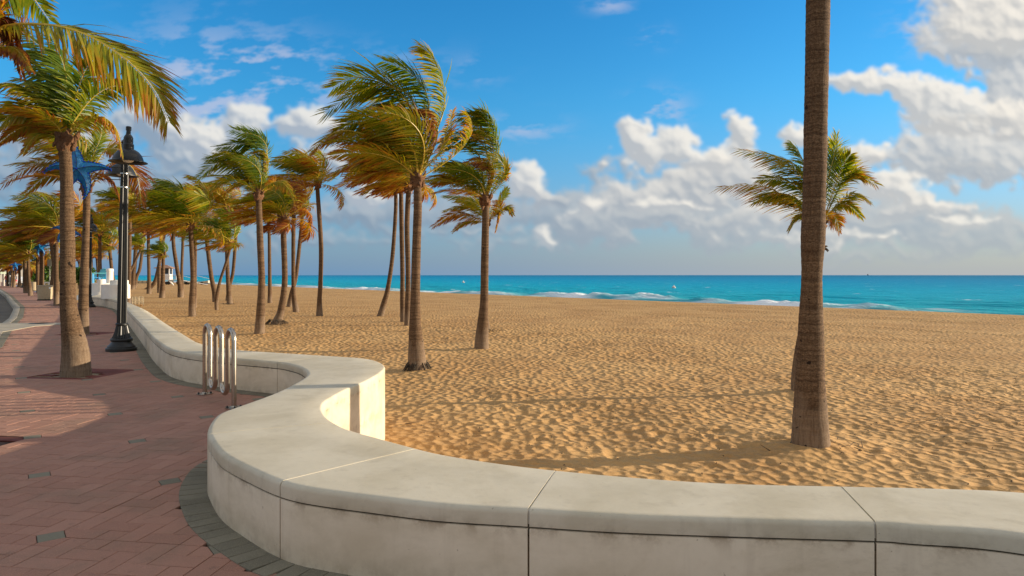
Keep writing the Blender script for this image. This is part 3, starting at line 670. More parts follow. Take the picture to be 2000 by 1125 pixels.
U0 = gp(99.6, 1047.6)[:2]; UU = np.array([0.988, -0.149]); VV = np.array([0.149, 0.988]); CELL = 1.143; UNIT = CELL/8
def clip_poly(poly, n, d):
    out = []
    for i in range(len(poly)):
        a, b = poly[i], poly[(i+1) % len(poly)]; da = a[0]*n[0]+a[1]*n[1]-d; db = b[0]*n[0]+b[1]*n[1]-d
        if da <= 0: out.append(a)
        if (da < 0 < db) or (db < 0 < da):
            u = da/(da-db); out.append((a[0]+(b[0]-a[0])*u, a[1]+(b[1]-a[1])*u))
    return out
def shrink(poly, g):
    c = np.mean(poly, axis=0); P_ = np.array(poly); out = [tuple(p) for p in poly]
    n = len(P_); ar = 0.5*sum(P_[i][0]*P_[(i+1) % n][1]-P_[(i+1) % n][0]*P_[i][1] for i in range(n))
    if ar < 0: out = out[::-1]; P_ = P_[::-1]
    res = list(out)
    for i in range(n):
        a, b = P_[i], P_[(i+1) % n]; e = b-a; L = np.linalg.norm(e)
        if L < 1e-6: continue
        nn = (e[1]/L, -e[0]/L); res = clip_poly(res, nn, nn[0]*a[0]+nn[1]*a[1]-g)
        if len(res) < 3: return None
    return res
# one cell's pieces in cell coordinates (0..CELL)
DH = 0.142/math.sqrt(2)+0.004
cell_polys = []
for i in range(-2, 9):
    for j in range(-2, 9):
        k = (i-j) % 4
        if k == 0: r = (i, j, i+2, j+1)
        elif k == 3: r = (i, j, i+1, j+2)
        else: continue
        pl = [(r[0]*UNIT, r[1]*UNIT), (r[2]*UNIT, r[1]*UNIT), (r[2]*UNIT, r[3]*UNIT), (r[0]*UNIT, r[3]*UNIT)]
        for nn, dd in (((-1,0),-0.0015), ((1,0),CELL-0.0015), ((0,-1),-0.0015), ((0,1),CELL-0.0015)):
            pl = clip_poly(pl, nn, dd)
            if len(pl) < 3: break
        if len(pl) < 3: continue
        for cx, cy, sx, sy in ((0,0,-1,-1),(CELL,0,1,-1),(0,CELL,-1,1),(CELL,CELL,1,1)):
            nn = (sx/math.sqrt(2), sy/math.sqrt(2)); pl = clip_poly(pl, nn, nn[0]*cx+nn[1]*cy-0.0722)
            if len(pl) < 3: break
        if len(pl) < 3: continue
        pl = shrink(pl, 0.0022)
        if pl and len(pl) >= 3: cell_polys.append(pl)
hd = 0.142/math.sqrt(2)
diamond = [(-hd,0),(0,-hd),(hd,0),(0,hd)]

TRUNK_FOOT = [gp(148,733)[:2], gp(164,652)[:2], (-99, 0)]
PITS = []      # (cx, cy, half diagonal, rotation) tree pits cut out of the paving
for q_ in (gp(148,733)[:2], gp(165,653)[:2], gp(57,855)[:2]-0.5*CELL*(UU+VV)):
    k_ = np.floor(np.array([(q_-U0)@UU, (q_-U0)@VV])/CELL)+0.5; PITS.append(tuple(U0+UU*CELL*k_[0]+VV*CELL*k_[1]))
def in_pit(x, y):
    for (px_, py_) in PITS:
        d = np.array([x-px_, y-py_])
        if max(abs(d@UU), abs(d@VV)) < CELL*0.5-0.005 and abs(d@UU)+abs(d@VV) < CELL*.93: return True
    return False
BAND = 0.19
rng = random.Random(5)
red, grey = [], []
for ci in range(-24, 12):
    for cj in range(-5, 42):
        o2 = U0+UU*CELL*ci+VV*CELL*cj; cen = o2+(UU+VV)*CELL/2
        if cen[1] < 0.8 or cen[1] > 44: continue
        if cen[0]/max(cen[1], .1) < -2.2 or cen[0]/max(cen[1], 0.1) > 0.6: continue
        s_, t_ = st(*cen)
        if s_ > wall_front_s(t_)+1.3 or s_ < curb_s(t_)-0.9: continue
        for pl in cell_polys+['d']:
            if pl == 'd': W = [o2+UU*a+VV*b for a, b in shrink(diamond, 0.001)]
            else: W = [o2+UU*a+VV*b for a, b in pl]
            c = np.mean(W, axis=0); s1, t1 = st(*c)
            if s1 > wall_front_s(t1)-0.02: continue
            if s1 > wall_front_s(t1)-0.45:
                dm = np.min(np.sum((FD-c)**2, axis=1))**0.5
                if dm < BAND-0.10: continue
            if s1 < curb_s(t1)+0.40: continue
            if in_pit(*c): continue
            (grey if pl == 'd' else red).append((W, c))
def prism(W, zt, zb=-0.02):
    n = len(W); b = 0.0018; c = np.mean(W, axis=0)
    inn = [np.array(p)+(c-np.array(p))/np.linalg.norm(c-np.array(p))*b*1.6 for p in W]
    V = [(p[0], p[1], zb) for p in W]+[(p[0], p[1], zt-b) for p in W]+[(p[0], p[1], zt) for p in inn]
    Fc = [[i, (i+1) % n, n+(i+1) % n, n+i] for i in range(n)]+[[n+i, n+(i+1) % n, 2*n+(i+1) % n, 2*n+i] for i in range(n)]+[[2*n+i for i in range(n)]]
    return V, Fc
def in_frame(c, m=1.02):
    if c[1] < 1: return False
    px_ = 1000+c[0]*F/c[1]; py_ = HY+HC*F/c[1]; return -40 < px_ < 2040 and py_ < 1180
def lay(lst, name, mt, npart, zt=0.0, stuffname=None, seed=1):
    r = random.Random(seed); lst = sorted(lst, key=lambda e: (not in_frame(e[1]), e[1][0]**2+e[1][1]**2))
    for W, c in lst[:npart]:
        V, Fc = prism(W, zt+r.uniform(-.0012, .0012)); obj(name, V, Fc, mt, prom, smooth=False, attrs={'rnd': np.full(len(V), r.random())})
    if len(lst) > npart:
        VV_, FF_, RR_ = [], [], []; n0 = 0
        for W, c in lst[npart:]:
            V, Fc = prism(W, zt+r.uniform(-.0012, .0012)); VV_ += V; FF_ += [[i+n0 for i in f] for f in Fc]; n0 += len(V); RR_ += [r.random()]*len(V)
        o = obj(stuffname or name+'_field', VV_, FF_, mt, prom, smooth=False, attrs={'rnd': np.array(RR_)}); o['kind'] = 'stuff'
lay(red, 'paver', M['red_paver'], 300, 0.0, 'paver_field', 2)
lay(grey, 'accent_paver', M['grey_paver'], 40, 0.0005, 'accent_paver_field', 3)
# grey border course along the foot of the wall
bord = []; u = 0.3
while u < FL[-1]-1.0:
    wdt = 0.118; a = at(FD, FL, np.array([u+.002, u+wdt-.002])); tg = a[1]-a[0]; tg /= np.linalg.norm(tg)
    nn = np.array([-tg[1], tg[0]]); mid = a.mean(0)
    if st(*(mid+nn*.1))[0] > st(*mid)[0]: nn = -nn
    W = [a[0]-nn*.03, a[1]-nn*.03, a[1]+nn*BAND, a[0]+nn*BAND]; bord.append((W, np.mean(W, axis=0))); u += wdt
lay(bord, 'border_paver', M['grey_paver'], 130, 0.006, 'border_paver_course', 4)
# far end of the paving, too far to tell the bricks apart
tv2 = np.concatenate([np.arange(44, 80, 2), np.arange(80, 420, 20)])
strip_sheet('far_paving', tv2, curb_s(tv2)+.42, right_s(tv2), -0.004, M['far_paving'], 'structure')
# kerb with a grey band behind it
tk = np.concatenate([np.arange(-9, 90, 0.5), np.arange(90, 400, 10)])
def extr(name, tv_, offs, mt, parent=None):
    V = []; m_ = len(offs)
    for t in tv_:
        for (o_s, z_) in offs: x_, y_ = xy(curb_s(t)+o_s, t); V.append((x_, y_, z_))
    n_ = len(tv_); q = [[i*m_+k, (i+1)*m_+k, (i+1)*m_+(k+1) % m_, i*m_+(k+1) % m_] for i in range(n_-1) for k in range(m_)]
    q += [list(range(m_)), [(n_-1)*m_+k for k in range(m_-1, -1, -1)]]
    o = obj(name, V, q, mt, parent, sharp=40); o['kind'] = 'structure'; return o
extr('kerb', tk, [(-.02,-.3),(0,0.0),(.02,.012),(.24,.012),(.25,-.1),(.25,-.3)], M['kerb_concrete'])
extr('paving_edge_band', tk, [(.252,-.02),(.252,.004),(.43,.004),(.43,-.02)], M['grey_paver'])
# pale concrete ramp strip crossing the paving
W = [gp(-60,632)[:2], gp(128,631)[:2], gp(128,633.8)[:2], gp(70,637.5)[:2], gp(0,650)[:2], gp(-60,656)[:2]]
V, Fc = prism(W, 0.016); o = obj('concrete_ramp', V, Fc, M['kerb_concrete'], smooth=False); o['kind'] = 'structure'
cv = gp(81,632.3); b_ = MB(); b_.lathe([(0.0,0.021),(.33,.021),(.36,.018),(.36,-.01)], (0,0,0), 28)
o = b_.build('manhole_cover', M['black_iron'], None, (cv[0], cv[1], 0)); tag(o, 'round dark iron cover set in the pale concrete strip of the promenade', 'manhole cover')
b2 = MB(); b2.lathe([(.16,.021),(.16,.0245),(.19,.0245),(.19,.021)], (0,0,0), 24); b2.build('rim_ring', M['black_iron'], o)
# road and the land behind
tr_ = np.concatenate([np.arange(-40, 60, 2.0), np.arange(60, 420, 12)])
strip_sheet('road', tr_, curb_s(tr_)-9.0, curb_s(tr_)-0.01, -0.15, M['asphalt'])
strip_sheet('far_pavement', tr_, curb_s(tr_)-14, curb_s(tr_)-8.9, -0.05, M['kerb_concrete'])
def quad(name, pts, mt): o = obj(name, pts, [[0,1,2,3]], mt, smooth=False); o['kind'] = 'structure'; return o
x0 = [xy(-600,-200), xy(3.4,-200), xy(3.4,1500), xy(-600,1500)]
quad('ground', [(p[0], p[1], -0.8) for p in x0], M['land_ground'])
# tree pits: one cell of the paving grid each
def cell_pt(c, a, b): return c+UU*a+VV*b
for nm, (cx, cy) in enumerate(PITS):
    c = np.array([cx, cy]); h_ = CELL/2-0.004
    zs = -0.014 if nm < 2 else -0.06
    pit = obj('tree_pit', [(*cell_pt(c, a*h_, b*h_), zs) for a, b in ((-1,-1),(1,-1),(1,1),(-1,1))], [[0,1,2,3]], M['soil'], smooth=False); pit['kind'] = 'structure'
    un = CELL/8; tr = np.array(TRUNK_FOOT[nm])-c; tu, tv_ = tr@UU, tr@VV
    for a in range(8):
        for b in range(8):
            if (a+b) % 2: continue
            # bricks two units long laid head to tail, soil left open round the trunk and at the accent corners
            u0, u1, v0, v1 = (-4+a)*un, min(4, -4+a+2)*un, (-4+b)*un, (-3+b)*un
            if (a == 7): u1 = 4*un
            if nm == 2 and b != 7: continue
            mu, mv = (u0+u1)/2, (v0+v1)/2
            if nm < 2 and abs(mu-tu) < .33 and abs(mv-tv_) < .27: continue
            pl = [(u0, v0), (u1, v0), (u1, v1), (u0, v1)]
            for sx in (-1, 1):
                for sy in (-1, 1):
                    nn = (sx/math.sqrt(2), sy/math.sqrt(2)); pl = clip_poly(pl, nn, (CELL/math.sqrt(2))-0.0722) if len(pl) > 2 else pl
            pl = shrink(pl, 0.002) if len(pl) > 2 else None
            if not pl or len(pl) < 3: continue
            V, Fc = prism([cell_pt(c, *q_) for q_ in pl], (0.0 if nm < 2 else -0.008)+rng.uniform(-.001, .001)); obj('pit_paver', V, Fc, M['dark_red_paver'], pit, smooth=False, attrs={'rnd': np.full(len(V), rng.random())})

# ------------------------------------------------------------------ palms
WIND = np.array([-1.0, -0.12, 0.05])
def spine_sim(d0, L, kw, kg, n=18):
    d = np.array(d0, float); d /= np.linalg.norm(d); p = np.zeros(3); out = [p.copy()]
    for i in range(1, n):
        t = i/(n-1); ds = L/(n-1)
        d = d+(WIND*kw+np.array([0,0,-1.0])*kg)*(ds/L)*(0.35+1.5*t); d /= np.linalg.norm(d); p = p+d*ds; out.append(p.copy())
    return np.array(out)
def frond_mesh(sp, side0, nl, lmax, dry, rs, wind=0.6, droop=0.45, roll=0.0, rr=0.016, wid=0.015, ragged=0.15, start=0.14, segs=3):
    """sp: (n,3) spine; returns mesh with the rib and nl leaflets a side"""
    n = len(sp); T = np.gradient(sp, axis=0); T /= np.linalg.norm(T, axis=1)[:, None]+1e-9
    L = np.sum(np.linalg.norm(np.diff(sp, axis=0), axis=1))
    Sd = np.zeros((n, 3)); s = np.array(side0, float)
    for i in range(n):
        s = s-T[i]*(T[i]@s); s /= np.linalg.norm(s)+1e-9; Sd[i] = s
    Nm = np.cross(T, Sd)
    if roll:
        rl = roll*np.linspace(0.2, 1, n)[:, None]; Sd, Nm = Sd*np.cos(rl)+Nm*np.sin(rl), Nm*np.cos(rl)-Sd*np.sin(rl)
    # rib: 4-sided tapered tube, broad at the base
    rad = rr*(1-0.88*np.linspace(0, 1, n)**0.8)[:, None]; wbase = (1+1.6*np.exp(-np.linspace(0, 1, n)*14))[:, None]
    rb = np.stack([sp+Sd*rad*wbase, sp+Nm*rad*0.8, sp-Sd*rad*wbase, sp-Nm*rad*0.8], 1)
    V = [rb.reshape(-1, 3)]; Q = []
    ii = np.arange(n-1)[:, None]*4; kk = np.arange(4)[None, :]
    Q.append(np.stack([ii+kk, ii+(kk+1) % 4, ii+4+(kk+1) % 4, ii+4+kk], -1).reshape(-1, 4))
    t = np.linspace(start, 0.995, nl); t = np.repeat(t, 2)+rs.uniform(-.006, .006, nl*2); t = np.clip(t, start*0.8, 1.0)
    sg = np.tile([1.0, -1.0], nl)
    f = t*(n-1); i0 = np.minimum(f.astype(int), n-2); fr_ = (f-i0)[:, None]
    lerp = lambda X: X[i0]*(1-fr_)+X[i0+1]*fr_
    p, tt, sd, nm = lerp(sp), lerp(T), lerp(Sd), lerp(Nm)
    u = (t-start)/(1-start)
    ll = lmax*(0.30+0.70*np.sin(np.clip(u*1.05+0.12, 0, 1)*math.pi*0.88)**0.8)*(1-0.45*u**3)*rs.uniform(1-ragged, 1+ragged*0.4, nl*2)
    ang = np.radians(64-34*u)+rs.normal(0, .07, nl*2)
    dr = tt*np.cos(ang)[:, None]+sd*(sg*np.sin(ang))[:, None]+nm*rs.normal(0.10, .10, nl*2)[:, None]
    dr /= np.linalg.norm(dr, axis=1)[:, None]
    bend = WIND*wind+np.array([0,0,-1.0])*droop
    m = segs+1; qs = np.linspace(0, 1, m)
    bv = bend[None, :]*(1+rs.normal(0, .25, nl*2))[:, None]
    pts = np.zeros((nl*2, m, 3)); cur = p+sd*(sg*rr*0.5)[:, None]; pts[:, 0] = cur; dcur = dr.copy()
    for k in range(1, m):
        dcur = dcur+bv*(0.55*3/segs)*(0.4+0.6*k/segs); dcur /= np.linalg.norm(dcur, axis=1)[:, None]; cur = cur+dcur*(ll/segs)[:, None]; pts[:, k] = cur
    wv = tt-dr*np.sum(tt*dr, axis=1)[:, None]; wv /= np.linalg.norm(wv, axis=1)[:, None]+1e-9
    wv = wv+nm*rs.normal(0, .25, nl*2)[:, None]
    wp = np.array([0.55, 1.0, 0.72, 0.06]) if m == 4 else (np.array([0.7, 1.0, 0.06]) if m == 3 else np.interp(qs, [0, .3, .7, 1], [.55, 1, .7, .06]))
    wl = wid*(0.65+0.5*np.sin(u*math.pi))
    W_ = wv[:, None, :]*(wl[:, None]*wp[None, :])[:, :, None]
    lv = np.stack([pts+W_, pts-W_], 2).reshape(-1, 3)
    base = n*4; a = (np.arange(nl*2)[:, None]*m+np.arange(segs)[None, :])*2+base
    Q.append(np.stack([a, a+1, a+3, a+2], -1).reshape(-1, 4)); V.append(lv)
    dl = dry+rs.normal(0, .07, nl*2)+0.10*u
    dv = dl[:, None]+(qs[None, :]**1.6)*(0.16+0.42*rs.random(nl*2)**1.5)[:, None]*(0.4+dry*1.6)
    drv = np.repeat(np.clip(dv, 0, 1)[:, :, None], 2, 2).ravel()
    rib = np.concatenate([np.ones(n*4), np.zeros(len(drv))]); dry_ = np.concatenate([np.full(n*4, 0.5), drv])
    return mk_mesh('frond', np.concatenate(V), np.concatenate(Q), M['palm_frond'], attrs={'dry': dry_, 'rib': rib}, smooth=False)

def random_crown(rs, nf, L, kw, kg, nl, dry0=0.12, lfac=0.29, segs=3, wid=0.016, up=0.0):
    out = []
    for i in range(nf):
        a = (i+0.5)/nf; phi = i*2.39996+rs.uniform(-.3, .3); el = math.radians(86-(88-up)*a**0.9+rs.uniform(-7, 7))
        d0 = (math.cos(el)*math.cos(phi), math.cos(el)*math.sin(phi), math.sin(el))
        Li = L*(0.72+0.33*math.sin(math.pi*min(1, a*0.9+.1)))*rs.uniform(.9, 1.08)
        sp = spine_sim(d0, Li, kw*rs.uniform(.8, 1.25), kg*(0.55+0.8*a)*rs.uniform(.85, 1.15))
        dry = np.clip(dry0-.02+0.34*a**1.6+rs.uniform(-.08, .10), 0, 1)
        out.append(frond_mesh(sp, (-math.sin(phi), math.cos(phi), 0), nl, Li*lfac, dry, rs, wind=0.62, droop=0.36, roll=rs.uniform(-.7, .7), rr=0.009*Li, wid=wid, segs=segs))
    return out

ARCH = {}
def arch(i):
    if i not in ARCH:
        rs = np.random.default_rng(100+i)
        p = [(24,2.5,2.1,0.9,.13),(22,2.6,2.4,1.1,.20),(26,2.4,1.9,1.0,.16),(20,2.5,2.7,1.0,.24),(24,2.6,2.2,0.8,.18),(16,2.2,2.6,0.8,.06)][i % 6]
        ARCH[i] = random_crown(rs, p[0], p[1], p[2], p[3], 44, p[4]+.05, 0.35, 2, 0.023)
    return ARCH[i]

def trunk_mesh(path, rads, hero):
    """path in local coordinates (z up), radii per control point"""
    ctrl = np.column_stack([path, rads]); Lc = np.concatenate([[0], np.cumsum(np.linalg.norm(np.diff(path, axis=0), axis=1))]); L = Lc[-1]
    nr = int(L/0.03) if hero else int(L/0.12)+8; ns = 20 if hero else 10
    dn = catmull(ctrl, 400); ld = np.concatenate([[0], np.cumsum(np.linalg.norm(np.diff(dn[:, :3], axis=0), axis=1))])
    hs = np.linspace(0, ld[-1], nr); c = np.stack([np.interp(hs, ld, dn[:, k]) for k in range(4)], 1)
    T = np.gradient(c[:, :3], axis=0); T /= np.linalg.norm(T, axis=1)[:, None]
    N = np.cross(T, np.array([0,1.0,0])); N /= np.linalg.norm(N, axis=1)[:, None]; B = np.cross(T, N)
    th = np.linspace(0, 2*math.pi, ns, endpoint=False)
    rad = c[:, 3:4]*np.ones((1, ns))
    hh = hs[:, None]+0*th[None, :]
    lump = 1+0.05*fbm2(np.cos(th)[None, :]*1.3+hh*2.0+path[0][0], np.sin(th)[None, :]*1.3+hh*1.4+7, 3, 3)
    ring = 1+0.030*((hh*(9.5 if hero else 6)+0.6*fbm2(np.cos(th)[None, :]+3, hh*1.5+np.sin(th)[None, :], 2, 9)) % 1.0-0.5)
    if hero: rad = rad*ring
    rad = rad*lump
    V = c[:, None, :3]+N[:, None, :]*(rad*np.cos(th))[:, :, None]+B[:, None, :]*(rad*np.sin(th))[:, :, None]
    i = np.arange(nr-1)[:, None]*ns; k = np.arange(ns)[None, :]
    Q = np.stack([i+k, i+(k+1) % ns, i+ns+(k+1) % ns, i+ns+k], -1).reshape(-1, 4)
    ft = np.clip(1-hh/(0.75+0.35*vnoise(th[None, :]*1.5+0*hh, hh*3, 5)), 0, 1)**0.5
    return mk_mesh('trunk', V.reshape(-1, 3), Q, M['palm_bark'], attrs={'hgt': hh.ravel(), 'foot': ft.ravel()})

SHEATH = {}
def sheath_mesh(kind=0):
    if kind in SHEATH: return SHEATH[kind]
    rs = np.random.default_rng(40+kind); mb = MB()
    n, m_ = 14, 9; V = []
    for i in range(m_):
        q = i/(m_-1); r = np.interp(q, [0, .15, .4, .7, 1], [0.9, 1.25, 1.5, 1.35, 0.7])
        for k in range(n):
            th = 2*math.pi*k/n; rr = r*(1+0.22*rs.normal()); V.append((rr*math.cos(th), rr*math.sin(th), -0.6+q*4.2+rs.normal()*.08))
    mb.add(V, [[i*n+k, i*n+(k+1) % n, (i+1)*n+(k+1) % n, (i+1)*n+k] for i in range(m_-1) for k in range(n)])
    for j in range(9):      # old leaf bases and torn fibre
        th = rs.uniform(0, 2*math.pi); z0 = rs.uniform(-.4, 1.8); l = rs.uniform(1.2, 2.4); o = rs.uniform(.4, 1.3)
        p0 = np.array([1.1*math.cos(th), 1.1*math.sin(th), z0]); p1 = p0+np.array([o*math.cos(th), o*math.sin(th), l*(1 if j % 3 else -.6)])
        mb.tube([p0, (p0+p1)/2+np.array([.15*math.cos(th), .15*math.sin(th), 0]), p1], [.45, .38, .12], 6)
    SHEATH[kind] = mk_mesh('leaf_sheath', np.concatenate(mb.V), mb.F, M['leaf_sheath']); return SHEATH[kind]

def copy_o(src, parent): o = src.copy(); COL.objects.link(o); o.parent = parent; return o

PALM_GROUP_BEACH = 'coconut palms standing on the sand'; PALM_GROUP_PROM = 'coconut palms along the promenade'
def palm(path_px, label, ground='s', z=None, arche=0, scale=1.0, rot=0.0, group=PALM_GROUP_BEACH, hero=None, mound=None, nf=None, lf=.28):
    """path_px: list of (x, y, width px) from foot to crown"""
    bx, by, _ = path_px[0]
    if z is None: b = gs(bx, by) if ground == 's' else gp(bx, by)
    else:
        b = P(bx, by, z)
    z = b[1]
    if ground == 's': gz = float(sand_base(st(b[0], b[1])[0]))
    else: gz = 0.0
    root = thing('palm_tree', label, 'palm tree', (b[0], b[1], gz), group)
    pts = np.array([P(x, y, z) for x, y, w in path_px])-np.array([b[0], b[1], gz])
    rad = np.array([w*z/F/2 for x, y, w in path_px])
    if pts[0][2] > 0.05: pts = np.vstack([[pts[0][0], 0, 0], pts]); rad = np.concatenate([[rad[0]], rad])
    pts[0][2] = -0.10
    big = z < 30
    link('trunk', trunk_mesh(pts, rad, big), root)
    top = pts[-1]; rt = rad[-1]
    sh = link('leaf_sheath', sheath_mesh(int(z*7) % 3), root); sh.location = tuple(top); k = max(rt, .045); sh.scale = (k*1.05, k*1.05, k*1.05)
    cc = top+np.array([0, 0, k*1.5])
    if hero:
        rs = np.random.default_rng(int(bx*3+by))
        for h in hero:
            ln = h['p']; dep = h.get('d', rs.uniform(-.5, .5)); q = []
            for j, (x, y) in enumerate(ln):
                f = j/(len(ln)-1); w = P(x, y, z)-np.array([b[0], b[1], gz]); sc_ = (z+dep*f*f)/z
                w = np.array([(w[0]+b[0])*sc_-b[0], dep*f*f, (w[2]+gz-HC)*sc_+HC-gz]); q.append(w)
            q[0] = cc+(q[0]-cc)*0.35
            sp = catmull(np.array(q), 26); Lf = np.sum(np.linalg.norm(np.diff(sp, axis=0), axis=1))
            t0 = sp[6]-sp[0]; vw = np.array([0, 1.0, 0.0]); side = np.cross(t0, np.array([0.0, 0, 1])) if abs(t0[2]) < 0.8*np.linalg.norm(t0) else vw
            if np.linalg.norm(side) < 1e-3: side = vw
            me = frond_mesh(sp, side, h.get('n', 78), Lf*h.get('l', lf), h.get('dry', rs.uniform(.12, .34)), rs, wind=h.get('w', .5), droop=h.get('g', .4), roll=h.get('r', rs.uniform(.55, 1.25)*rs.choice([-1, 1])), rr=0.0085*Lf+.003, wid=h.get('wd', 0.0145), ragged=.25)
            link('frond', me, root)
        for me in random_crown(rs, nf[0] if nf else 9, nf[1] if nf else 2.2, 2.0, 0.8, 54, nf[2] if nf and len(nf) > 2 else .13, .29, 3, .0145, 28):
            o = link('frond', me, root); o.location = tuple(cc)
    else:
        ms = arch(arche)
        for me in (ms if nf is None else ms[:nf[0]]):
            o = link('frond', me, root); o.location = tuple(cc); o.rotation_euler = (0, 0, rot); o.scale = (scale, scale, scale)
    if mound: PALM_MOUNDS.append((b[0], b[1], mound[0], mound[1]))
    return root

def roots_skirt(root, r, h, seed=0):
    rs = np.random.default_rng(seed); mb = MB()
    for k in range(70):
        th = rs.uniform(0, 2*math.pi); r0 = r*rs.uniform(.75, .98); r1 = r*rs.uniform(1.15, 1.75); z0 = h*rs.uniform(.7, 1.0)
        p0 = np.array([r0*math.cos(th), r0*math.sin(th), z0]); p1 = np.array([r1*math.cos(th+.1*rs.normal()), r1*math.sin(th+.1*rs.normal()), rs.uniform(-.02, .03)])
        mb.tube([p0, (p0+p1)/2+np.array([0, 0, .02]), p1], [.010, .009, .004], 4)
    mb.build('root_skirt', M['root_brown'], root)

H = dict
# --- the two big trunks on the right
R1 = palm([(1584,879,74),(1583,860,71),(1582,776,59),(1583,675,49),(1585,574,40),(1586,524,39),(1588,462,45),(1590,382,42),(1593,268,43),(1598,0,44),(1604,-240,40),(1607,-420,34)],
     'stout bare palm trunk at the right rising out of the top of the photo', arche=0, scale=1.15, mound=(0.6, .09))
R2 = palm([(1557,771,21),(1556,745,21),(1559,705,19),(1567,655,17),(1584,580,15),(1599,500,14),(1603,447,13)],
     'palm hidden behind the stout right trunk, wind blown fronds showing on both sides', mound=(.6, .06), lf=.30,
     hero=[H(wd=.0095, n=64, p=[(1602,437),(1568,413),(1539,388),(1502,368),(1460,361),(1406,366)], dry=.36, g=.55, d=-.3, r=.5),
           H(wd=.0095, n=64, p=[(1604,430),(1568,377),(1528,351),(1480,350)], dry=.30), H(wd=.0095, n=64, p=[(1606,425),(1568,340),(1539,314),(1508,305),(1446,293)], dry=.26, d=.3),
           H(wd=.0095, n=64, p=[(1604,425),(1580,345),(1562,300),(1545,278)], dry=.12), H(wd=.0095, n=64, p=[(1612,430),(1618,348),(1629,305),(1634,262)], dry=.20, w=.1, g=.1, d=-.2, r=.2),
           H(wd=.0095, n=64, p=[(1612,435),(1632,380),(1652,346),(1672,338),(1712,360)], dry=.34, w=-.15, g=.4), H(wd=.0095, n=64, p=[(1612,437),(1640,395),(1672,378),(1700,394)], dry=.26, w=-.2, g=.4),
           H(wd=.0095, n=64, p=[(1612,437),(1630,405),(1655,400),(1685,425)], dry=.30, w=-.1, g=.5), H(wd=.0095, n=64, p=[(1610,437),(1622,420),(1634,430),(1640,455)], dry=.5, w=0, g=.6),
           H(wd=.0095, n=64, p=[(1600,437),(1575,420),(1555,425),(1540,450)], dry=.32, g=.6), H(wd=.0095, n=64, p=[(1606,425),(1612,340),(1616,300),(1612,275)], dry=.12, w=.1), H(wd=.0095, n=64, p=[(1602,432),(1550,385),(1510,380),(1470,395)], dry=.25), H(wd=.0095, n=64, p=[(1603,428),(1575,360),(1550,330),(1510,325)], dry=.16), H(wd=.0095, n=64, p=[(1613,430),(1632,360),(1648,320),(1662,300)], dry=.2, w=0, g=.2), H(wd=.0095, n=64, p=[(1612,432),(1640,370),(1668,345),(1690,350)], dry=.22, w=-.1, g=.3)], nf=(3, 1.1))
# --- centre palms
B1 = palm([(815,724,40),(814,700,35),(811,640,24),(811,587,19),(813,496,17.5),(816,400,16),(815,362,15.5)],
     'tall palm in the centre just beyond the end of the white wall bend, roots showing', mound=(.75, .03),
     hero=[H(p=[(818,330),(850,262),(868,205),(862,150),(842,108),(821,90)], dry=.26, r=.75, d=-.3, n=88), H(p=[(815,325),(836,240),(832,180),(795,138),(748,118)], dry=.12, r=.8, n=88),
           H(p=[(812,325),(822,250),(800,190),(745,158),(690,152),(650,172)], dry=.15, n=88), H(p=[(808,325),(806,262),(802,212),(773,174),(741,166),(696,182),(632,222)], dry=.17, d=-.4, n=92, r=.9),
           H(p=[(806,325),(792,258),(745,232),(690,240),(640,275)], dry=.24, n=88), H(p=[(802,328),(765,290),(705,260),(655,258),(606,296)], dry=.36, g=.55, n=84),
           H(p=[(800,330),(765,312),(705,312),(640,344)], dry=.40, n=80), H(p=[(828,335),(852,275),(850,224),(818,213),(768,220)], dry=.58, g=.75, d=-.5, r=.4, n=84, l=.3),
           H(p=[(818,335),(856,300),(872,262),(884,215)], dry=.30, g=.7, w=.5), H(p=[(802,335),(770,332),(725,340),(688,362)], dry=.46, d=-.3), H(p=[(815,330),(828,280),(810,235),(760,205),(720,210)], dry=.2),
           H(p=[(822,335),(846,292),(852,260),(840,235),(818,240)], dry=.62, g=1.0, d=-.6), H(p=[(806,330),(780,280),(735,262),(690,290)], dry=.35, d=-.5), H(p=[(804,332),(770,300),(728,300),(690,335)], dry=.33, d=.5)], nf=(10, 2.3, .2))
roots_skirt(B1, .20, .22, 3)
B2 = palm([(940,683,30),(941,660,26),(945,600,17),(946,569,15.5),(947,496,15),(949,401,13)],
     'slimmer palm right of the tall centre palm, second crown peeping from behind it', mound=(.6, .05),
     hero=[H(p=[(951,385),(962,356),(964,332),(954,319),(933,313),(900,322)], dry=.52, d=-.5, n=64, g=.6), H(p=[(955,383),(974,356),(988,343),(993,326),(987,309)], dry=.44, w=.3, d=-.3),
           H(p=[(950,380),(962,325),(963,280),(950,262),(932,253),(902,260)], dry=.30, d=-.3, n=80), H(p=[(951,378),(968,310),(966,270),(946,233),(925,226),(896,228)], dry=.14, n=80),
           H(p=[(953,378),(973,305),(967,250),(948,224),(930,215)], dry=.16), H(p=[(946,380),(936,305),(909,285),(884,285),(850,304)], dry=.22, n=80), H(p=[(943,385),(925,368),(892,347),(860,345),(826,352)], dry=.38, n=62, g=.6),
           H(p=[(946,382),(925,335),(890,320),(850,330)], dry=.26), H(p=[(944,385),(915,352),(880,345),(845,362)], dry=.35), H(p=[(949,380),(956,320),(935,275),(890,265),(860,280)], dry=.15)], nf=(8, 2.0, .18))
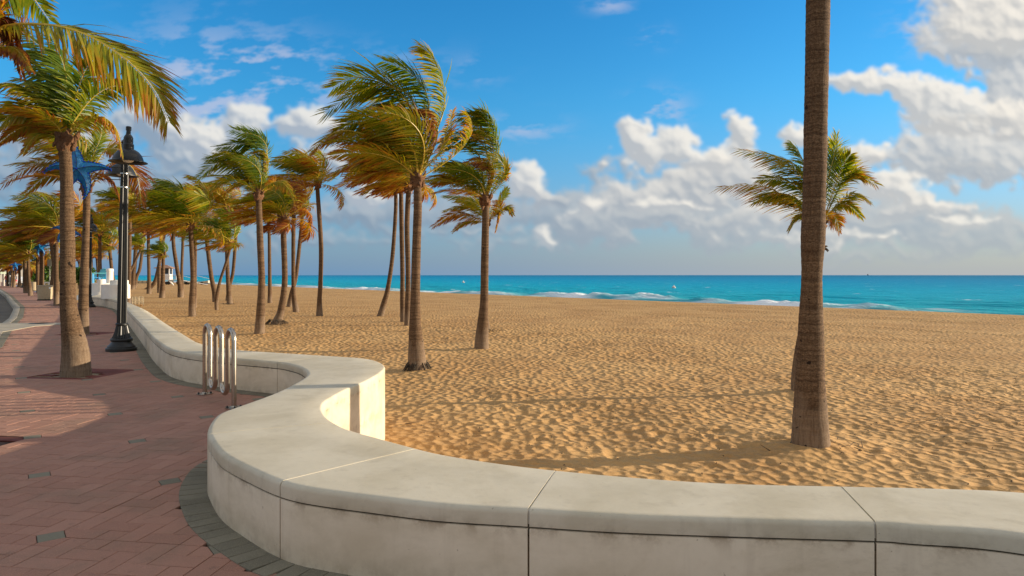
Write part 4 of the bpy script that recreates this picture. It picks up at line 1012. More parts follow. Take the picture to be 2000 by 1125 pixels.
B2b = palm([(954,646,10),(947,600,9),(946,500,8.5),(951,440,8)], 'low crowned palm standing directly behind the slimmer centre palm, trunk hidden', mound=(.5, .05),
     hero=[H(p=[(952,433),(925,424),(888,417),(846,442)], dry=.46, g=.5), H(p=[(952,430),(925,395),(900,385),(866,382)], dry=.22), H(p=[(957,430),(975,395),(985,380),(992,368)], dry=.16, w=-.1, g=.1),
           H(p=[(957,430),(970,412),(974,425),(968,452)], dry=.48, w=0, g=.6), H(p=[(951,430),(925,408),(900,403),(866,412)], dry=.35), H(p=[(957,432),(980,410),(992,405),(1002,420)], dry=.25, w=-.1),
           H(p=[(952,434),(930,432),(905,436),(885,452)], dry=.4)], nf=(6, 1.7, .2))
B3 = palm([(742,617,14),(749,595,11),(758,561,9),(767,496,8),(773,405,7.5),(772,362,7.5)], 'leftmost of three thin palms behind the tall centre palm, curving left at its foot', arche=2, scale=1.15)
B4 = palm([(787,628,11),(786,580,9.5),(786,532,9),(784,423,9),(783,356,8.5)], 'middle one of three thin palms behind the tall centre palm', arche=3, scale=1.1, rot=.15)
B5 = palm([(795,635,12),(796,600,11),(797,532,10),(795,441,10),(798,370,10)], 'thin palm almost touching the tall centre palm on its left', arche=0, scale=1.05, rot=-.1)
# --- the group left of centre
B6 = palm([(506,653,22),(508,630,18),(511,550,13),(508,470,12.5),(505,388,11)], 'front palm of the left beach group, standing right of the bike rack', mound=(.6, .04),
     hero=[H(p=[(507,375),(496,352),(469,355),(436,378)], dry=.38, d=-.5, g=.6), H(p=[(511,376),(526,360),(552,357),(574,384)], dry=.30, w=.2, g=.8, d=-.3), H(p=[(512,370),(520,340),(524,315),(515,296),(488,298)], dry=.24, d=-.5, n=80),
           H(p=[(510,368),(516,295),(495,268),(455,252)], dry=.07, n=80), H(p=[(508,368),(502,292),(480,281),(424,287)], dry=.10), H(p=[(505,370),(494,342),(456,322),(424,318),(388,347)], dry=.10, n=80), H(p=[(505,368),(488,322),(455,300),(404,312)], dry=.10),
           H(p=[(512,368),(522,300),(510,270),(480,258)], dry=.08), H(p=[(505,372),(480,345),(445,345),(410,372)], dry=.30)], nf=(9, 2.1, .10))
B7 = palm([(539,634,26),(544,622,17),(549,604,13),(556,550,11),(554,470,11),(552,436,11)], 'palm with a swollen leaning foot and dark roots, behind the front left group palm', arche=3, scale=.95, rot=.1)
roots_skirt(B7, .30, .24, 5)
B8 = palm([(579,609,14),(574,580,9),(573,550,8),(573,470,8),(574,410,8)], 'straight palm with an orange patch at its foot, crossing a slanting trunk', arche=1, scale=1.1)
B9 = palm([(565,599,13),(570,570,8),(578,542,7.5),(586,470,7.5),(591,420,7)], 'thin palm slanting right behind the straight one with the orange foot', arche=5, scale=.9)
B10 = palm([(624,617,15),(624,590,10),(626,550,9),(627,478,9),(622,400,8.5),(620,366,8)], 'last palm on the right of the left beach group, standing a little apart', arche=4, scale=1.0, rot=-.1)
B11 = palm([(527,592,10),(527,560,7.5),(526,470,6.5),(525,422,6.5)], 'thin straight palm seen between the front palm and the swollen foot palm', arche=3, scale=1.15, rot=.25)
B12 = palm([(449,593,12),(446,560,8.5),(443,490,7.5),(441,412,7.5)], 'palm in front of a small wind whipped one, with grass and orange at its foot', arche=1, scale=1.2)
B13 = palm([(445,587,10),(448,560,7),(455,532,6.5),(460,470,6.5),(463,425,6.5)], 'thin palm leaning right behind the palm with grass at its foot', arche=3, scale=.9, rot=.3)
B14 = palm([(421,590,12),(419,570,10),(413,542,8.5),(404,470,8),(399,415,7.5)], 'palm leaning left from its foot beside a pale slanting trunk', arche=4, scale=1.15, rot=.1)
B15 = palm([(423,582,7),(430,548,5.5),(440,518,5.5),(448,490,5.5),(449,478,5)], 'small pale palm slanting right with a low crown whipped to the left', arche=5, scale=1.2, z=41)
B16 = palm([(376,618,15),(375,590,12),(377,537,10),(373,459,9),(372,447,9)], 'sturdy palm in front of the lifeguard tower side of the beach, broad orange crown', arche=0, scale=1.35, rot=.1)
B17 = palm([(380,592,8),(381,537,6.5),(382,440,6)], 'thin palm just behind the sturdy palm with the broad orange crown', arche=2, scale=1.1, z=44)
B18 = palm([(353,581,12),(351,555,8.5),(344,513,7.5),(339,478,7),(339,445,6.5)], 'palm leaning left from a shared foot to the right of the lifeguard tower', arche=1, scale=1.15)
B19 = palm([(355,577,8),(355,527,5.5),(357,478,5.5),(357,455,5)], 'straight thin palm rising from the shared foot to the right of the lifeguard tower', arche=3, scale=1.0, rot=.2)
B20 = palm([(316,582,11),(318,550,8),(319,510,6),(319,503,6)], 'short palm with a small yellow crown standing in front of the lifeguard tower', arche=5, scale=.80)
B21 = palm([(311,572,8),(311,517,6),(315,459,5.5),(316,452,5)], 'thin palm behind the short yellow crowned one by the lifeguard tower', arche=2, scale=1.1)
B22 = palm([(291,574,9),(291,540,6.5),(290,490,6),(290,452,5.5)], 'straight palm left of the lifeguard tower, crossing a curved trunk', arche=4, scale=1.1)
B23 = palm([(282,565,4),(289,563.5,8),(297,558,8),(304,547,7.5),(310,521,7),(316,485,6),(321,458,5.5)], 'palm with a trunk lying on the sand before curving up left of the lifeguard tower', arche=1, scale=1.15, rot=.1)
B24 = palm([(258,565,11),(261,535,8),(263,517,7.5),(265.5,478,7),(266.5,446,6.5)], 'grey palm right of the lamp post, left one of a pair sharing a foot', arche=0, scale=1.15)
B25 = palm([(261,562,9),(267,540,6.5),(273,525,6),(278,488,5.5),(281,458,5)], 'palm leaning right, right one of a pair sharing a foot by the lamp post', arche=3, scale=1.05)
B26 = palm([(243,568,6),(252,537,5),(264.5,509.5,4.5),(276,485,4.5)], 'very slanting thin palm crossing behind the pair near the lamp post', arche=5, scale=1.1, z=92)
B27 = palm([(250,582,9),(252,556,7.5),(253,480,7),(254,415,7)], 'dark trunked palm close to the right edge of the lamp post', arche=2, scale=1.0, z=48)
B28 = palm([(222,556,8),(219,535,6.5),(216,505,6),(214,486,6.5)], 'palm above the white round column with fronds spread to both sides', arche=5, scale=1.3, z=62)
B29 = palm([(196,552,8),(195,510,6.5),(195,460,6)], 'palm right behind the cyan chair with a wide green crown', arche=4, scale=1.15, z=50)
B30 = palm([(192,552,6),(191,532,4.5),(189,503,4.5)], 'thin palm seen just left of the palm behind the cyan chair', arche=2, scale=1.0, z=78)
B31 = palm([(179,556,7),(179,530,5),(178,503,5)], 'thin grey palm left of the cyan chair', arche=1, scale=1.0, z=75)
B32 = palm([(240,560,6),(236,520,5),(233,438,5)], 'far palm with yellow lower fronds mostly covered by the lamp post', arche=5, scale=1.15, z=60)
B33 = palm([(154,553,4),(155,522,3),(152,508,3)], 'tiny far palm above the green shrubs right of the nearest promenade trunk', arche=1, scale=.9, z=105)
B34 = palm([(157,545,3),(156,487,2.6),(156,482,2.6)], 'slender far palm with a small round head above the shrubs', arche=5, scale=.8, z=130)
# --- promenade palms
P1 = palm([(148,733,54),(148,722,53),(147,683,46),(140,640,37),(134,600,30),(132,548,27),(132,479,26),(131,409,24),(130,352,22),(127,290,21)],
     'near promenade palm with a thick bent foot in a diamond of dark red pavers', 'p', group=PALM_GROUP_PROM,
     hero=[H(p=[(126,262),(110,225),(88,190),(50,160)], dry=.2, d=.6), H(p=[(133,264),(150,240),(172,225),(200,232)], dry=.24, w=.1, d=.8), H(p=[(122,268),(100,240),(60,230),(10,238)], dry=.24, d=.7), H(p=[(122,268),(104,222),(65,182),(20,162),(-45,172)], dry=.30, g=.7, d=-.6, n=88, r=.4, w=.25), H(p=[(124,265),(112,190),(80,140),(20,95)], dry=.12, n=80, d=.3), H(p=[(128,262),(132,190),(125,130),(100,70)], dry=.10, n=80),
           H(p=[(133,264),(150,230),(185,188),(225,168),(268,178)], dry=.16, w=.15, g=.5, d=.3, n=80), H(p=[(135,266),(158,240),(196,228),(226,250),(240,300)], dry=.34, w=.1, g=.7, n=60), H(p=[(120,270),(90,222),(40,212),(-20,262)], dry=.30, g=.6, n=80),
           H(p=[(118,272),(85,248),(40,250),(-10,285)], dry=.48, g=.6), H(p=[(116,274),(92,262),(66,268),(46,298)], dry=.36, g=.5), H(p=[(126,262),(122,190),(95,110),(40,60)], dry=.2), H(p=[(131,262),(145,200),(165,140),(190,110)], dry=.14, w=.1)], nf=(3, 1.5, .10))
P2 = palm([(164,652,19),(163,594,18),(165,525,15),(168,456,12.5),(169.5,386,12.5),(168,374,12)],
     'second promenade palm right behind the near one, partly covered by the blue starfish', 'p', group=PALM_GROUP_PROM,
     hero=[H(p=[(163,358),(140,322),(118,312),(70,318),(5,360)], dry=.50, g=.5, d=-.4, n=80), H(p=[(172,356),(210,322),(245,318),(268,345),(276,398)], dry=.55, w=.05, g=.6, n=80), H(p=[(166,350),(165,300),(150,270),(120,255)], dry=.2),
           H(p=[(170,350),(182,305),(196,270),(200,240)], dry=.18, w=.1), H(p=[(172,352),(200,300),(225,290),(245,300)], dry=.4, w=.1), H(p=[(163,358),(130,340),(90,345),(50,378)], dry=.38), H(p=[(172,358),(195,340),(220,352),(235,388)], dry=.5, w=.1, g=.6),
           H(p=[(164,352),(145,300),(100,280),(40,300)], dry=.3)], nf=(9, 2.2, .25))
P0 = palm([(-92,868,74),(-80,700,46),(-62,450,38),(-52,200,36),(-48,140,34)], 'palm at the left edge showing only its overhanging fronds and sandy planting hole', 'p', group=PALM_GROUP_PROM,
     hero=[H(p=[(-38,120),(0,55),(90,48),(160,64),(222,98),(272,140),(306,185),(330,240)], dry=.38, w=-.05, g=.42, d=.35, n=150, l=.28, r=1.15, wd=.0105), H(p=[(-42,110),(-30,60),(0,20),(14,-40)], dry=.5, w=.1, g=.5, n=80),
           H(p=[(-42,100),(-20,-20),(40,-30),(98,42)], dry=.08, w=-.1, g=.35, d=1.2, n=80, r=.9), H(p=[(-46,120),(-80,40),(-160,40),(-230,130)], dry=.3), H(p=[(-40,125),(-10,95),(30,95),(62,140)], dry=.55, w=.1, g=.9, d=-.2, n=84, l=.2),
           H(p=[(-46,125),(-90,90),(-150,120),(-200,200)], dry=.4), H(p=[(-44,110),(-60,0),(-110,-90),(-190,-110)], dry=.2), H(p=[(-40,110),(-10,40),(20,60),(44,150)], dry=.75, w=.05, g=1.0, d=.5, n=64, l=.2)], nf=(5, 1.6, .3))
def ppalm(path, label, a=0, sc=1.0, rot=0.0, z=None): return palm(path, label, 'p', z, a, sc, rot, PALM_GROUP_PROM)
P3 = ppalm([(110,597,11),(110,580,9),(110,540,8),(110,497,7.5),(110,452,7)], 'promenade palm directly left of the near bent trunk, beside the front litter bin', 3, 1.2, .1)
P4 = ppalm([(101,578,10),(102,554,8),(104.5,518,6.5),(100,475,6),(100,460,6)], 'promenade palm curving behind the front litter bin, on its right', 1, 1.15)
P5 = ppalm([(80,577,9),(81,554,8),(82,511,7.5),(82,475,6.5)], 'promenade palm rising behind the front litter bin, on its left', 0, 1.25, .1)
P6 = ppalm([(75,573,7),(74,545,6),(74,525,6),(73,497,5.5)], 'promenade palm between the two litter bins', 2, 1.25)
P7 = ppalm([(60,577.5,9.5),(58,560,6.5),(56,540,5.5),(55,500,5)], 'promenade palm leaning left in front of the rear litter bin', 5, 1.35)
P8 = ppalm([(50.5,572,9),(49,545,6.5),(49,525,6),(47,498,5)], 'promenade palm leaning left next to the one before the rear litter bin', 3, 1.2)
P9 = ppalm([(38,560.5,9),(38,548,5),(38,519,4)], 'far promenade palm with a pale flared foot and reddish fronds', 1, 1.6)
P10 = ppalm([(27,561,6),(27,540,4),(27,518,4)], 'far promenade palm with a pale straight trunk left of the flared one', 2, 1.6)
P11 = ppalm([(22.5,559.8,4.5),(23,540,3.5),(23,518,3.5)], 'far promenade palm at the left, its dark thin trunk close to a pale one', 3, 1.5)
P12 = ppalm([(14,559,4),(14,540,3.2),(14,515,3)], 'farthest promenade palm by the left edge of the photo', 1, 1.5)

build_sand(); build_sea()
# brown flower stalk left hanging on the stout trunk
rs = np.random.default_rng(6); mb = MB(); z_ = R1.location[1]
for k in range(9):
    p0 = P(1606, 486, z_)-np.array(R1.location); p1 = p0+np.array([rs.uniform(.01, .09), rs.normal(0, .02), rs.uniform(-.05, .08)]); mb.tube([p0, (p0+p1)/2+np.array([.01, 0, .012]), p1], [.014, .011, .005], 5)
mb.build('flower_stalk', M['root_brown'], R1)
# scattered bits of weed and twig on the sand
mb = MB()
for k in range(420):
    zz = 4.2*math.exp(rs.uniform(0, 1.9)); xx = rs.uniform(-.35, .85)*zz; s_, t_ = st(xx, zz)
    if s_ < wall_mid_s(t_)+.7: continue
    an = rs.uniform(0, 6.28); l = rs.uniform(.008, .035) if k % 9 else rs.uniform(.06, .16); hz_ = float(sand_base(s_))+.012
    mb.tube([(xx, zz, hz_), (xx+l*.5*math.cos(an), zz+l*.5*math.sin(an), hz_+.014), (xx+l*math.cos(an+.5), zz+l*math.sin(an+.5), hz_+.004)], [.004, .005, .003], 4)
o = mb.build('beach_litter', M['root_brown']); o['kind'] = 'stuff'

# ------------------------------------------------------------------ street lamps and starfish
LAMP_GROUP = 'black double headed street lamps'
def bell(parent, name='lamp_head'):
    b = MB()
    b.lathe([(.085,.47),(.085,.36),(.10,.34),(.10,.25),(.13,.24),(.19,.20),(.245,.13),(.27,.06),(.275,.03),(.345,.0),(.345,-.012),(.27,.015),(.24,.06),(.0,.10)], (0,0,0), 36)
    b.lathe([(.0,.47+.075),(.05,.535),(.075,.50),(.085,.47)], (0,0,0), 24)
    b.lathe([(.04,.53),(.04,.62),(.05,.62),(.05,.69),(.03,.70),(0,.70)], (0,0,0), 16)
    o = b.build(name, M['black_iron'], parent, sharp=30)
    g = MB(); g.sphere((0,0,.045), .11, 16, 8, (1,1,.55)); g.build('lens', M['lamp_glass'], o)
    return o
def make_lamp():
    root = thing('street_lamp', None, 'street lamp', (0,0,0), LAMP_GROUP)
    b = MB(); b.lathe([(.295,-.02),(.295,.055),(.285,.07),(.27,.075),(.265,.10),(.25,.115),(.215,.15),(.195,.175),(.19,.20),(.205,.21),(.215,.235),(.205,.265),(.185,.275)], (0,0,0), 40)
    b.build('base', M['black_iron'], root, sharp=30)
    b = MB(); b.lathe([(.185,.275),(.165,.31),(.135,.40),(.112,.50),(.105,.535)], (0,0,0), 32, flute=.16); b.build('flared_collar', M['black_iron'], root, sharp=20)
    b = MB(); b.lathe([(.105,.53),(.12,.545),(.12,.575),(.105,.59)], (0,0,0), 32); b.build('collar_ring', M['black_iron'], root, sharp=30)
    b = MB(); b.lathe([(.095,.585),(.09,1.6),(.080,2.8),(.070,3.98)], (0,0,0), 28, flute=.20); b.build('shaft', M['black_iron'], root, sharp=20)
    for h in (3.45, 3.74):
        b = MB(); b.lathe([(.074,-.012),(.079,-.012),(.079,.012),(.074,.012)], (0,0,h), 28); b.build('steel_strap', M['steel_band'], root)
    b = MB(); b.lathe([(.07,3.98),(.09,4.0),(.09,4.06),(.06,4.1),(.055,4.35),(.075,4.4),(.05,4.44),(.03,4.47),(0,4.49)], (0,0,0), 24); b.build('finial', M['black_iron'], root, sharp=30)
    a = np.array([-.533, .846, 0])
    for sg in (-1, 1):
        b = MB(); pts = [np.array([0,0,4.22]), np.array([0,0,4.30])+a*sg*.2, np.array([0,0,4.44])+a*sg*.6, np.array([0,0,4.47])+a*sg*.92, np.array([0,0,4.44])+a*sg*1.18]
        b.tube(catmull(pts, 14), .024, 8)
        b.tube([np.array([0,0,4.15])+a*sg*.05, np.array([0,0,4.3])+a*sg*.4, np.array([0,0,4.52])+a*sg*.6], .014, 6); b.build('arm', M['black_iron'], root)
        h = bell(root); h.location = tuple(np.array([0,0,3.835])+a*sg*1.18)
    return root
def copy_tree(src, parent=None):
    c = src.copy(); COL.objects.link(c); c.parent = parent
    for ch in list(src.children): copy_tree(ch, c)
    return c
lamp0 = make_lamp(); lp = gp(237, 685); lamp0.location = (lp[0], lp[1], 0); lamp0.rotation_euler = (0, math.radians(1.0), 0)
lamp0['label'] = 'nearest black fluted street lamp with two bell shaped heads beside the seat wall'
LAMPS = [(174,600,'black street lamp standing behind the second promenade palm by the wall end'),(105,577,'black street lamp mostly hidden behind the near promenade palm and the front litter bin'),(71,562.5,'thin distant street lamp rising beside the rear litter bin'),(45.5,562,'dark distant street lamp left of the two leaning promenade palms'),(17,559,'black distant post near the left edge among the far promenade palms')]
lpos = [lp]
for (x, y, lb) in LAMPS:
    c = copy_tree(lamp0); q = gp(x, y); c.location = (q[0], q[1], 0); c['label'] = lb; lpos.append(q)

def make_star():
    root = thing('starfish_decoration', None, 'starfish decoration', (0,0,0), 'blue starfish decorations hung on the lamp posts')
    R = 0.76; angs = [92, 18, -52, -128, 160]; bend = [6, -8, -14, 12, 14]
    # puffed body: outline polygon, ridge lines raised
    V, Fc = [], []; outline = []; ridge = []
    for k in range(5):
        a0 = math.radians(angs[k])
        for j in range(7):
            q = j/6; w = 0.20*(1-q)**0.75+0.035; aa = a0+math.radians(bend[k])*q*q*2
            ridge.append((R*q*math.cos(aa), R*q*math.sin(aa), k, q))
    mb = MB()
    for k in range(5):
        a0 = math.radians(angs[k]); rows = []
        for j in range(9):
            q = j/8; aa = a0+math.radians(bend[k])*q*q*2; c = np.array([R*q*math.cos(aa), R*q*math.sin(aa)]); nrm = np.array([-math.sin(aa), math.cos(aa)])
            w = np.interp(q, [0, .25, .5, .8, 1], [.26, .165, .115, .06, .025]); hgt = np.interp(q, [0, .3, 1], [.12, .09, .03])
            rows.append([c-nrm*w, c-nrm*w*.5, c, c+nrm*w*.5, c+nrm*w, w, hgt])
        Vt = []
        for r in rows:
            h = r[6]
            for sgn in (1, -1):
                for u, z_ in ((0, 0), (1, .45*h), (2, h), (3, .45*h), (4, 0)): Vt.append((r[u][0], sgn*-z_, r[u][1]))
        fc = []
        for j in range(8):
            for sgn in (0, 5):
                for u in range(4):
                    a_ = j*10+sgn+u; f = [a_, a_+1, a_+11, a_+10]; fc.append(f if sgn else f[::-1])
        fc.append([80, 81, 82, 83, 84, 88, 87, 86]); mb.add(Vt, fc)
    mb.build('star_body', M['starfish_blue'], root, smooth=True, sharp=40)
    rb, lt = MB(), MB(); rs = np.random.default_rng(8)
    for k in range(5):
        a0 = math.radians(angs[k]); cl = []
        for sd in (-1, 0, 1):
            pts = []
            for j in range(10):
                q = j/9 if sd == 0 else .18+.82*j/9; aa = a0+math.radians(bend[k])*q*q*2; c = np.array([R*q*math.cos(aa), R*q*math.sin(aa)]); nrm = np.array([-math.sin(aa), math.cos(aa)])
                w = np.interp(q, [0, .25, .5, .8, 1], [.26, .165, .115, .06, .025]); hgt = np.interp(q, [0, .3, 1], [.12, .09, .03])
                cc = c+nrm*w*sd; pts.append((cc[0], -(hgt if sd == 0 else .0)-.005, cc[1]))
                if j % 1 == 0 and (sd or j % 2 == 0): lt.sphere((cc[0]+.01*rs.normal(), pts[-1][1]-.015, cc[1]+.01*rs.normal()), .015, 6, 4)
            rb.tube(pts, .008, 5)
    rb.build('seam', M['navy'], root); o = lt.build('light_string', M['bulb_blue'], root); o['kind'] = 'stuff'
    br = MB()
    for z_ in (.10, -.22): br.tube([(.35, .03, z_), (.98, .03, z_)], .011, 6)
    br.build('bracket', M['black_iron'], root)
    return root
star0 = make_star()
SLAB = ['large blue starfish decoration on the nearest lamp post, half behind the near palm trunk','blue starfish decoration on the second lamp post, cut by the near promenade trunk','small blue starfish decoration above the front litter bin on the third lamp post','far blue starfish decoration on the fourth lamp post, among orange fronds','farthest dark blue starfish decoration at the left end of the promenade']
STAR = [(152,331,.80),(130,452,.85),(78,484,.9),(54,500,.9),(30,518,.9)]
for k, (x, y, sc_) in enumerate(STAR):
    s_ = star0 if k == 0 else copy_tree(star0); q = lpos[k]; zz = q[1]-0.35
    p_ = P(x, y, zz); s_.location = tuple(p_); s_.rotation_euler = (0, math.radians((0, 20, -12, 8, 0)[k]), math.radians(18)); s_.scale = (sc_,)*3; s_['label'] = SLAB[k]

# ------------------------------------------------------------------ bike rack
a_, b_ = gp(400,770), gp(457,797); a_ = np.array([a_[0], a_[1], 0]); b_ = np.array([b_[0], b_[1], 0])
rack = thing('bike_rack', 'wavy stainless steel bike rack standing in the bend of the wall', 'bike rack', tuple(a_))
d_ = (b_-a_); Lr = np.linalg.norm(d_); d_ /= Lr; g_ = Lr/5; pts = [np.array([0, 0, 0.0])]; r_ = g_/2; top_ = .93-r_; bot_ = .13+r_
def arc(c, up):
    return [c+d_*(-r_*math.cos(q))+np.array([0,0,1])*(r_*math.sin(q))*(1 if up else -1) for q in np.linspace(0, math.pi, 13)]
cur = []
cur.append(np.array([0,0,0.0]))
for k in range(5):
    c = d_*(g_*k+r_)+np.array([0,0, top_ if k % 2 == 0 else bot_]); cur += arc(c, k % 2 == 0)
cur.append(d_*Lr)
mb = MB(); mb.tube(cur, .029, 14); mb.build('wave_tube', M['steel'], rack, sharp=60)
for e in (np.zeros(3), d_*Lr):
    mb = MB(); mb.lathe([(.105,0.002),(.105,.012),(.04,.016),(.036,.03)], e, 24); pl_ = mb.build('foot_plate', M['steel'], rack)
    mb = MB()
    for k in range(4): mb.lathe([(.014,.012),(.014,.024),(.006,.034),(0,.036)], e+np.array([.075*math.cos(k*math.pi/2+.5), .075*math.sin(k*math.pi/2+.5), 0]), 6)
    mb.build('bolts', M['black_iron'], pl_)

# ------------------------------------------------------------------ litter bins, signs and small furniture on the promenade
def make_bin():
    root = thing('litter_bin', None, 'litter bin', (0,0,0), 'round beige litter bins on the promenade')
    b = MB(); b.lathe([(.36,.06),(.385,.08),(.405,.45),(.41,.86),(.425,.87),(.425,.93),(.39,.95),(.33,.95),(.31,.90),(.30,.35),(0,.35)], (0,0,0), 32); b.build('drum', M['bin_concrete'], root, sharp=40)
    b = MB(); b.lathe([(.41,-.01),(.43,.0),(.43,.06),(.36,.062)], (0,0,0), 32); b.build('foot_ring', M['black_rubber'], root)
    b = MB(); b.lathe([(.30,.80),(.33,.93),(.345,.965),(.335,.97),(.315,.93),(.28,.80)], (0,0,0), 28); b.build('liner_rim', M['black_rubber'], root)
    b = MB(); b.lathe([(.07,0),(.07,.008),(0,.010)], (0,0,0), 16); m_ = b.build('round_badge', M['white_paint'], root); m_.location = (.405*.95,-.405*.31,.78); m_.rotation_euler = (math.pi/2, 0, math.atan2(-.31,.95)+math.pi/2)
    return root
bin0 = make_bin(); q = gp(88,586.5); bin0.location = (q[0], q[1], 0); bin0['label'] = 'front round beige litter bin with a white disc on its side'
bin1 = copy_tree(bin0); q = gp(66.5,568.5); bin1.location = (q[0], q[1], 0); bin1['label'] = 'rear round beige litter bin farther along the promenade'; bin1.rotation_euler = (0,0,2.2); bin1.scale = (.72,.72,.95)
q = gp(97,572); sg = thing('sign_post', 'pale grey green rectangular sign on a post behind the front litter bin', 'sign', (q[0], q[1], 0))
hh = HC-(506-HY)*q[1]/F; hb = HC-(520-HY)*q[1]/F; ww = 7.6*q[1]/F
b = MB(); b.box((0,-.03,(hh+hb)/2), (ww,.05,hh-hb)); b.build('panel', M['sign_grey_green'], sg, sharp=30)
b = MB(); b.box((0,.012,(hh+hb)/2), (.09,.05,hh-hb+.1)); b.lathe([(.05,0),(.05,hb+.05)], (0,.01,0), 10); b.build('post', M['sign_grey_green'], sg)
q = gp(91,572); bw = thing('white_bench', 'low white bench top showing just behind the front litter bin', 'bench', (q[0], q[1], 0))
b = MB(); b.box((0,0,.92), (.85,.42,.12)); b.build('seat', M['white_plaster'], bw, sharp=30)
for sx in (-.3, .3):
    b = MB(); b.box((sx,0,.43), (.12,.36,.86)); b.build('leg', M['white_plaster'], bw, sharp=30)

# ------------------------------------------------------------------ white entrance sculpture at the end of the wall
q0 = gp(222, 586, 0.30); wz = 36.5
def W(px_, py_, z): return P(px_, py_, z)
ent = thing('white_spiral_wall', 'white spiral wall of stacked round drums at the far end of the seat wall', 'wall', tuple(W(222,590,wz)*np.array([1,1,0])))
ex = ent.location
def drum(px_, z, rpx, y_top, y_bot_h, name):
    c = W(px_, HY, z); r = rpx*z/F; zt = HC-(y_top-HY)*z/F
    b = MB(); b.lathe([(r,y_bot_h),(r,zt-.03),(r-.03,zt),(0,zt+.002)], (c[0]-ex[0], c[1]-ex[1], 0), 48); return b.build(name, M['white_plaster'], ent, sharp=40)
drum(226, 34.5, 25, 555.5, .43, 'lower_drum'); drum(233, 34.8, 16, 547, .5, 'upper_drum')
en2 = thing('white_round_plinth', 'low white round plinth with a smaller drum on top beside the cyan chair', 'plinth', tuple(W(195,590,40.5)*np.array([1,1,0]))); ex = en2.location
def drum2(px_, z, rpx, y_top, y_bot_h, name):
    c = W(px_, HY, z); r = rpx*z/F; zt = HC-(y_top-HY)*z/F
    b = MB(); b.lathe([(r*1.04,y_bot_h),(r,zt-.03),(r-.03,zt),(0,zt+.002)], (c[0]-ex[0], c[1]-ex[1], 0), 44); return b.build(name, M['white_plaster'], en2, sharp=40)
drum2(201, 41.5, 24, 553, -.5, 'plinth_drum'); drum2(198, 41.0, 7.5, 545.5, .6, 'top_drum')
c = W(214.5, HY, 42.0); col_ = thing('white_column', 'short white round column with a moulded cap near the cyan chair', 'column', (c[0], c[1], -.5))
zt = HC-(525-HY)*42.0/F+.5; r = 6.0*42.0/F
b = MB(); b.lathe([(r,0),(r,zt-.16)], (0,0,0), 32); b.build('shaft', M['white_plaster'], col_, sharp=30)
b = MB(); b.lathe([(r,zt-.16),(r*1.1,zt-.14),(r*1.1,zt-.05),(r*.95,zt),(0,zt+.03)], (0,0,0), 32); b.build('cap', M['white_plaster'], col_, sharp=30)
# slanted white wing wall on the sand
q = gs(251, 594); z = q[1]; wing = thing('white_wing_wall', 'sunlit white slanted wall end on the sand right of the lamp post', 'wall', (q[0], q[1], -.6))
def Lp(x, y): v = P(x, y, z); return (v[0]-q[0], v[2]+.6)
o2 = [Lp(244,563), Lp(255.5,563.5), Lp(258.5,596), Lp(244,600)]
V = [(x, -.1, zz) for x, zz in o2]+[(x-.22, .3, zz) for x, zz in o2]
obj('slab', V, [[3,2,1,0],[4,5,6,7],[0,1,5,4],[1,2,6,5],[2,3,7,6],[3,0,4,7]], M['white_plaster'], wing, smooth=False)
# low white block on the promenade left of the second palm
q = gp(152, 586); lw = thing('white_planter_wall', 'low white sloping wall between the two near promenade palms', 'wall', (q[0], q[1], 0)); z = q[1]
o2 = [(-9,0),(11,0),(11,14.5),(5,13),(-2,8),(-9,4.5)]; o2 = [(x*z/F, y*z/F) for x, y in o2]; m_ = len(o2)
V = [(x, 0, y) for x, y in o2]+[(x-.5, .9, y) for x, y in o2]
obj('block', V, [list(range(m_)), list(range(2*m_-1, m_-1, -1))]+[[i, m_+i, m_+(i+1) % m_, (i+1) % m_] for i in range(m_)], M['white_plaster'], lw, smooth=False)
b = MB(); b.box((.1, .02, .28), (.34, .03, .09), tilt=None); b.build('plaque', M['coping_concrete'], lw)
# slat fence end on the sand
q = gs(266, 598); z = q[1]; sf = thing('slat_fence', 'short fence of pale upright wooden slats on the sand beside the wall', 'fence', (q[0], q[1], q[2]-.02))
for k in range(9):
    x = (258.5+k*2.05-266)*z/F; hgt = 19.5*z/F+rng.uniform(-.03, .02); b = MB(); b.box((x, .04*k, hgt/2), (.048, .03, hgt), rz=rng.uniform(-.15, .15)); b.build('slat', M['weathered_wood'], sf, sharp=30)
for hz_ in (.2, .55):
    b = MB(); b.tube([((258-266)*z/F, .03, hz_), ((276-266)*z/F, .40, hz_)], .008, 5); b.build('wire', M['black_iron'], sf)
rs = np.random.default_rng(2); mb = MB()
for k in range(160):
    x = rs.uniform(-.55, .45); p0 = np.array([x, rs.uniform(-.3, .5), 0]); p1 = p0+np.array([rs.normal(0, .07), rs.normal(0, .07), rs.uniform(.08, .22)]); mb.tube([p0, p1], [.006, .002], 3)
o = mb.build('dry_grass', M['dry_grass'], None, (q[0], q[1], q[2])); o['kind'] = 'stuff'
for gx, gy in ((447, 594.5), (957, 647), (1612, 879)):
    mb = MB(); q = gs(gx, gy)
    for k in range(60):
        p0 = np.array([rs.normal(0, .22), rs.normal(0, .14), 0.01]); p1 = p0+np.array([rs.normal(0, .12), rs.normal(0, .1), rs.uniform(.01, .09)]); mb.tube([p0, p1], [.007, .003], 3)
    o = mb.build('trunk_litter', M['root_brown'], None, tuple(q)); o['kind'] = 'stuff'

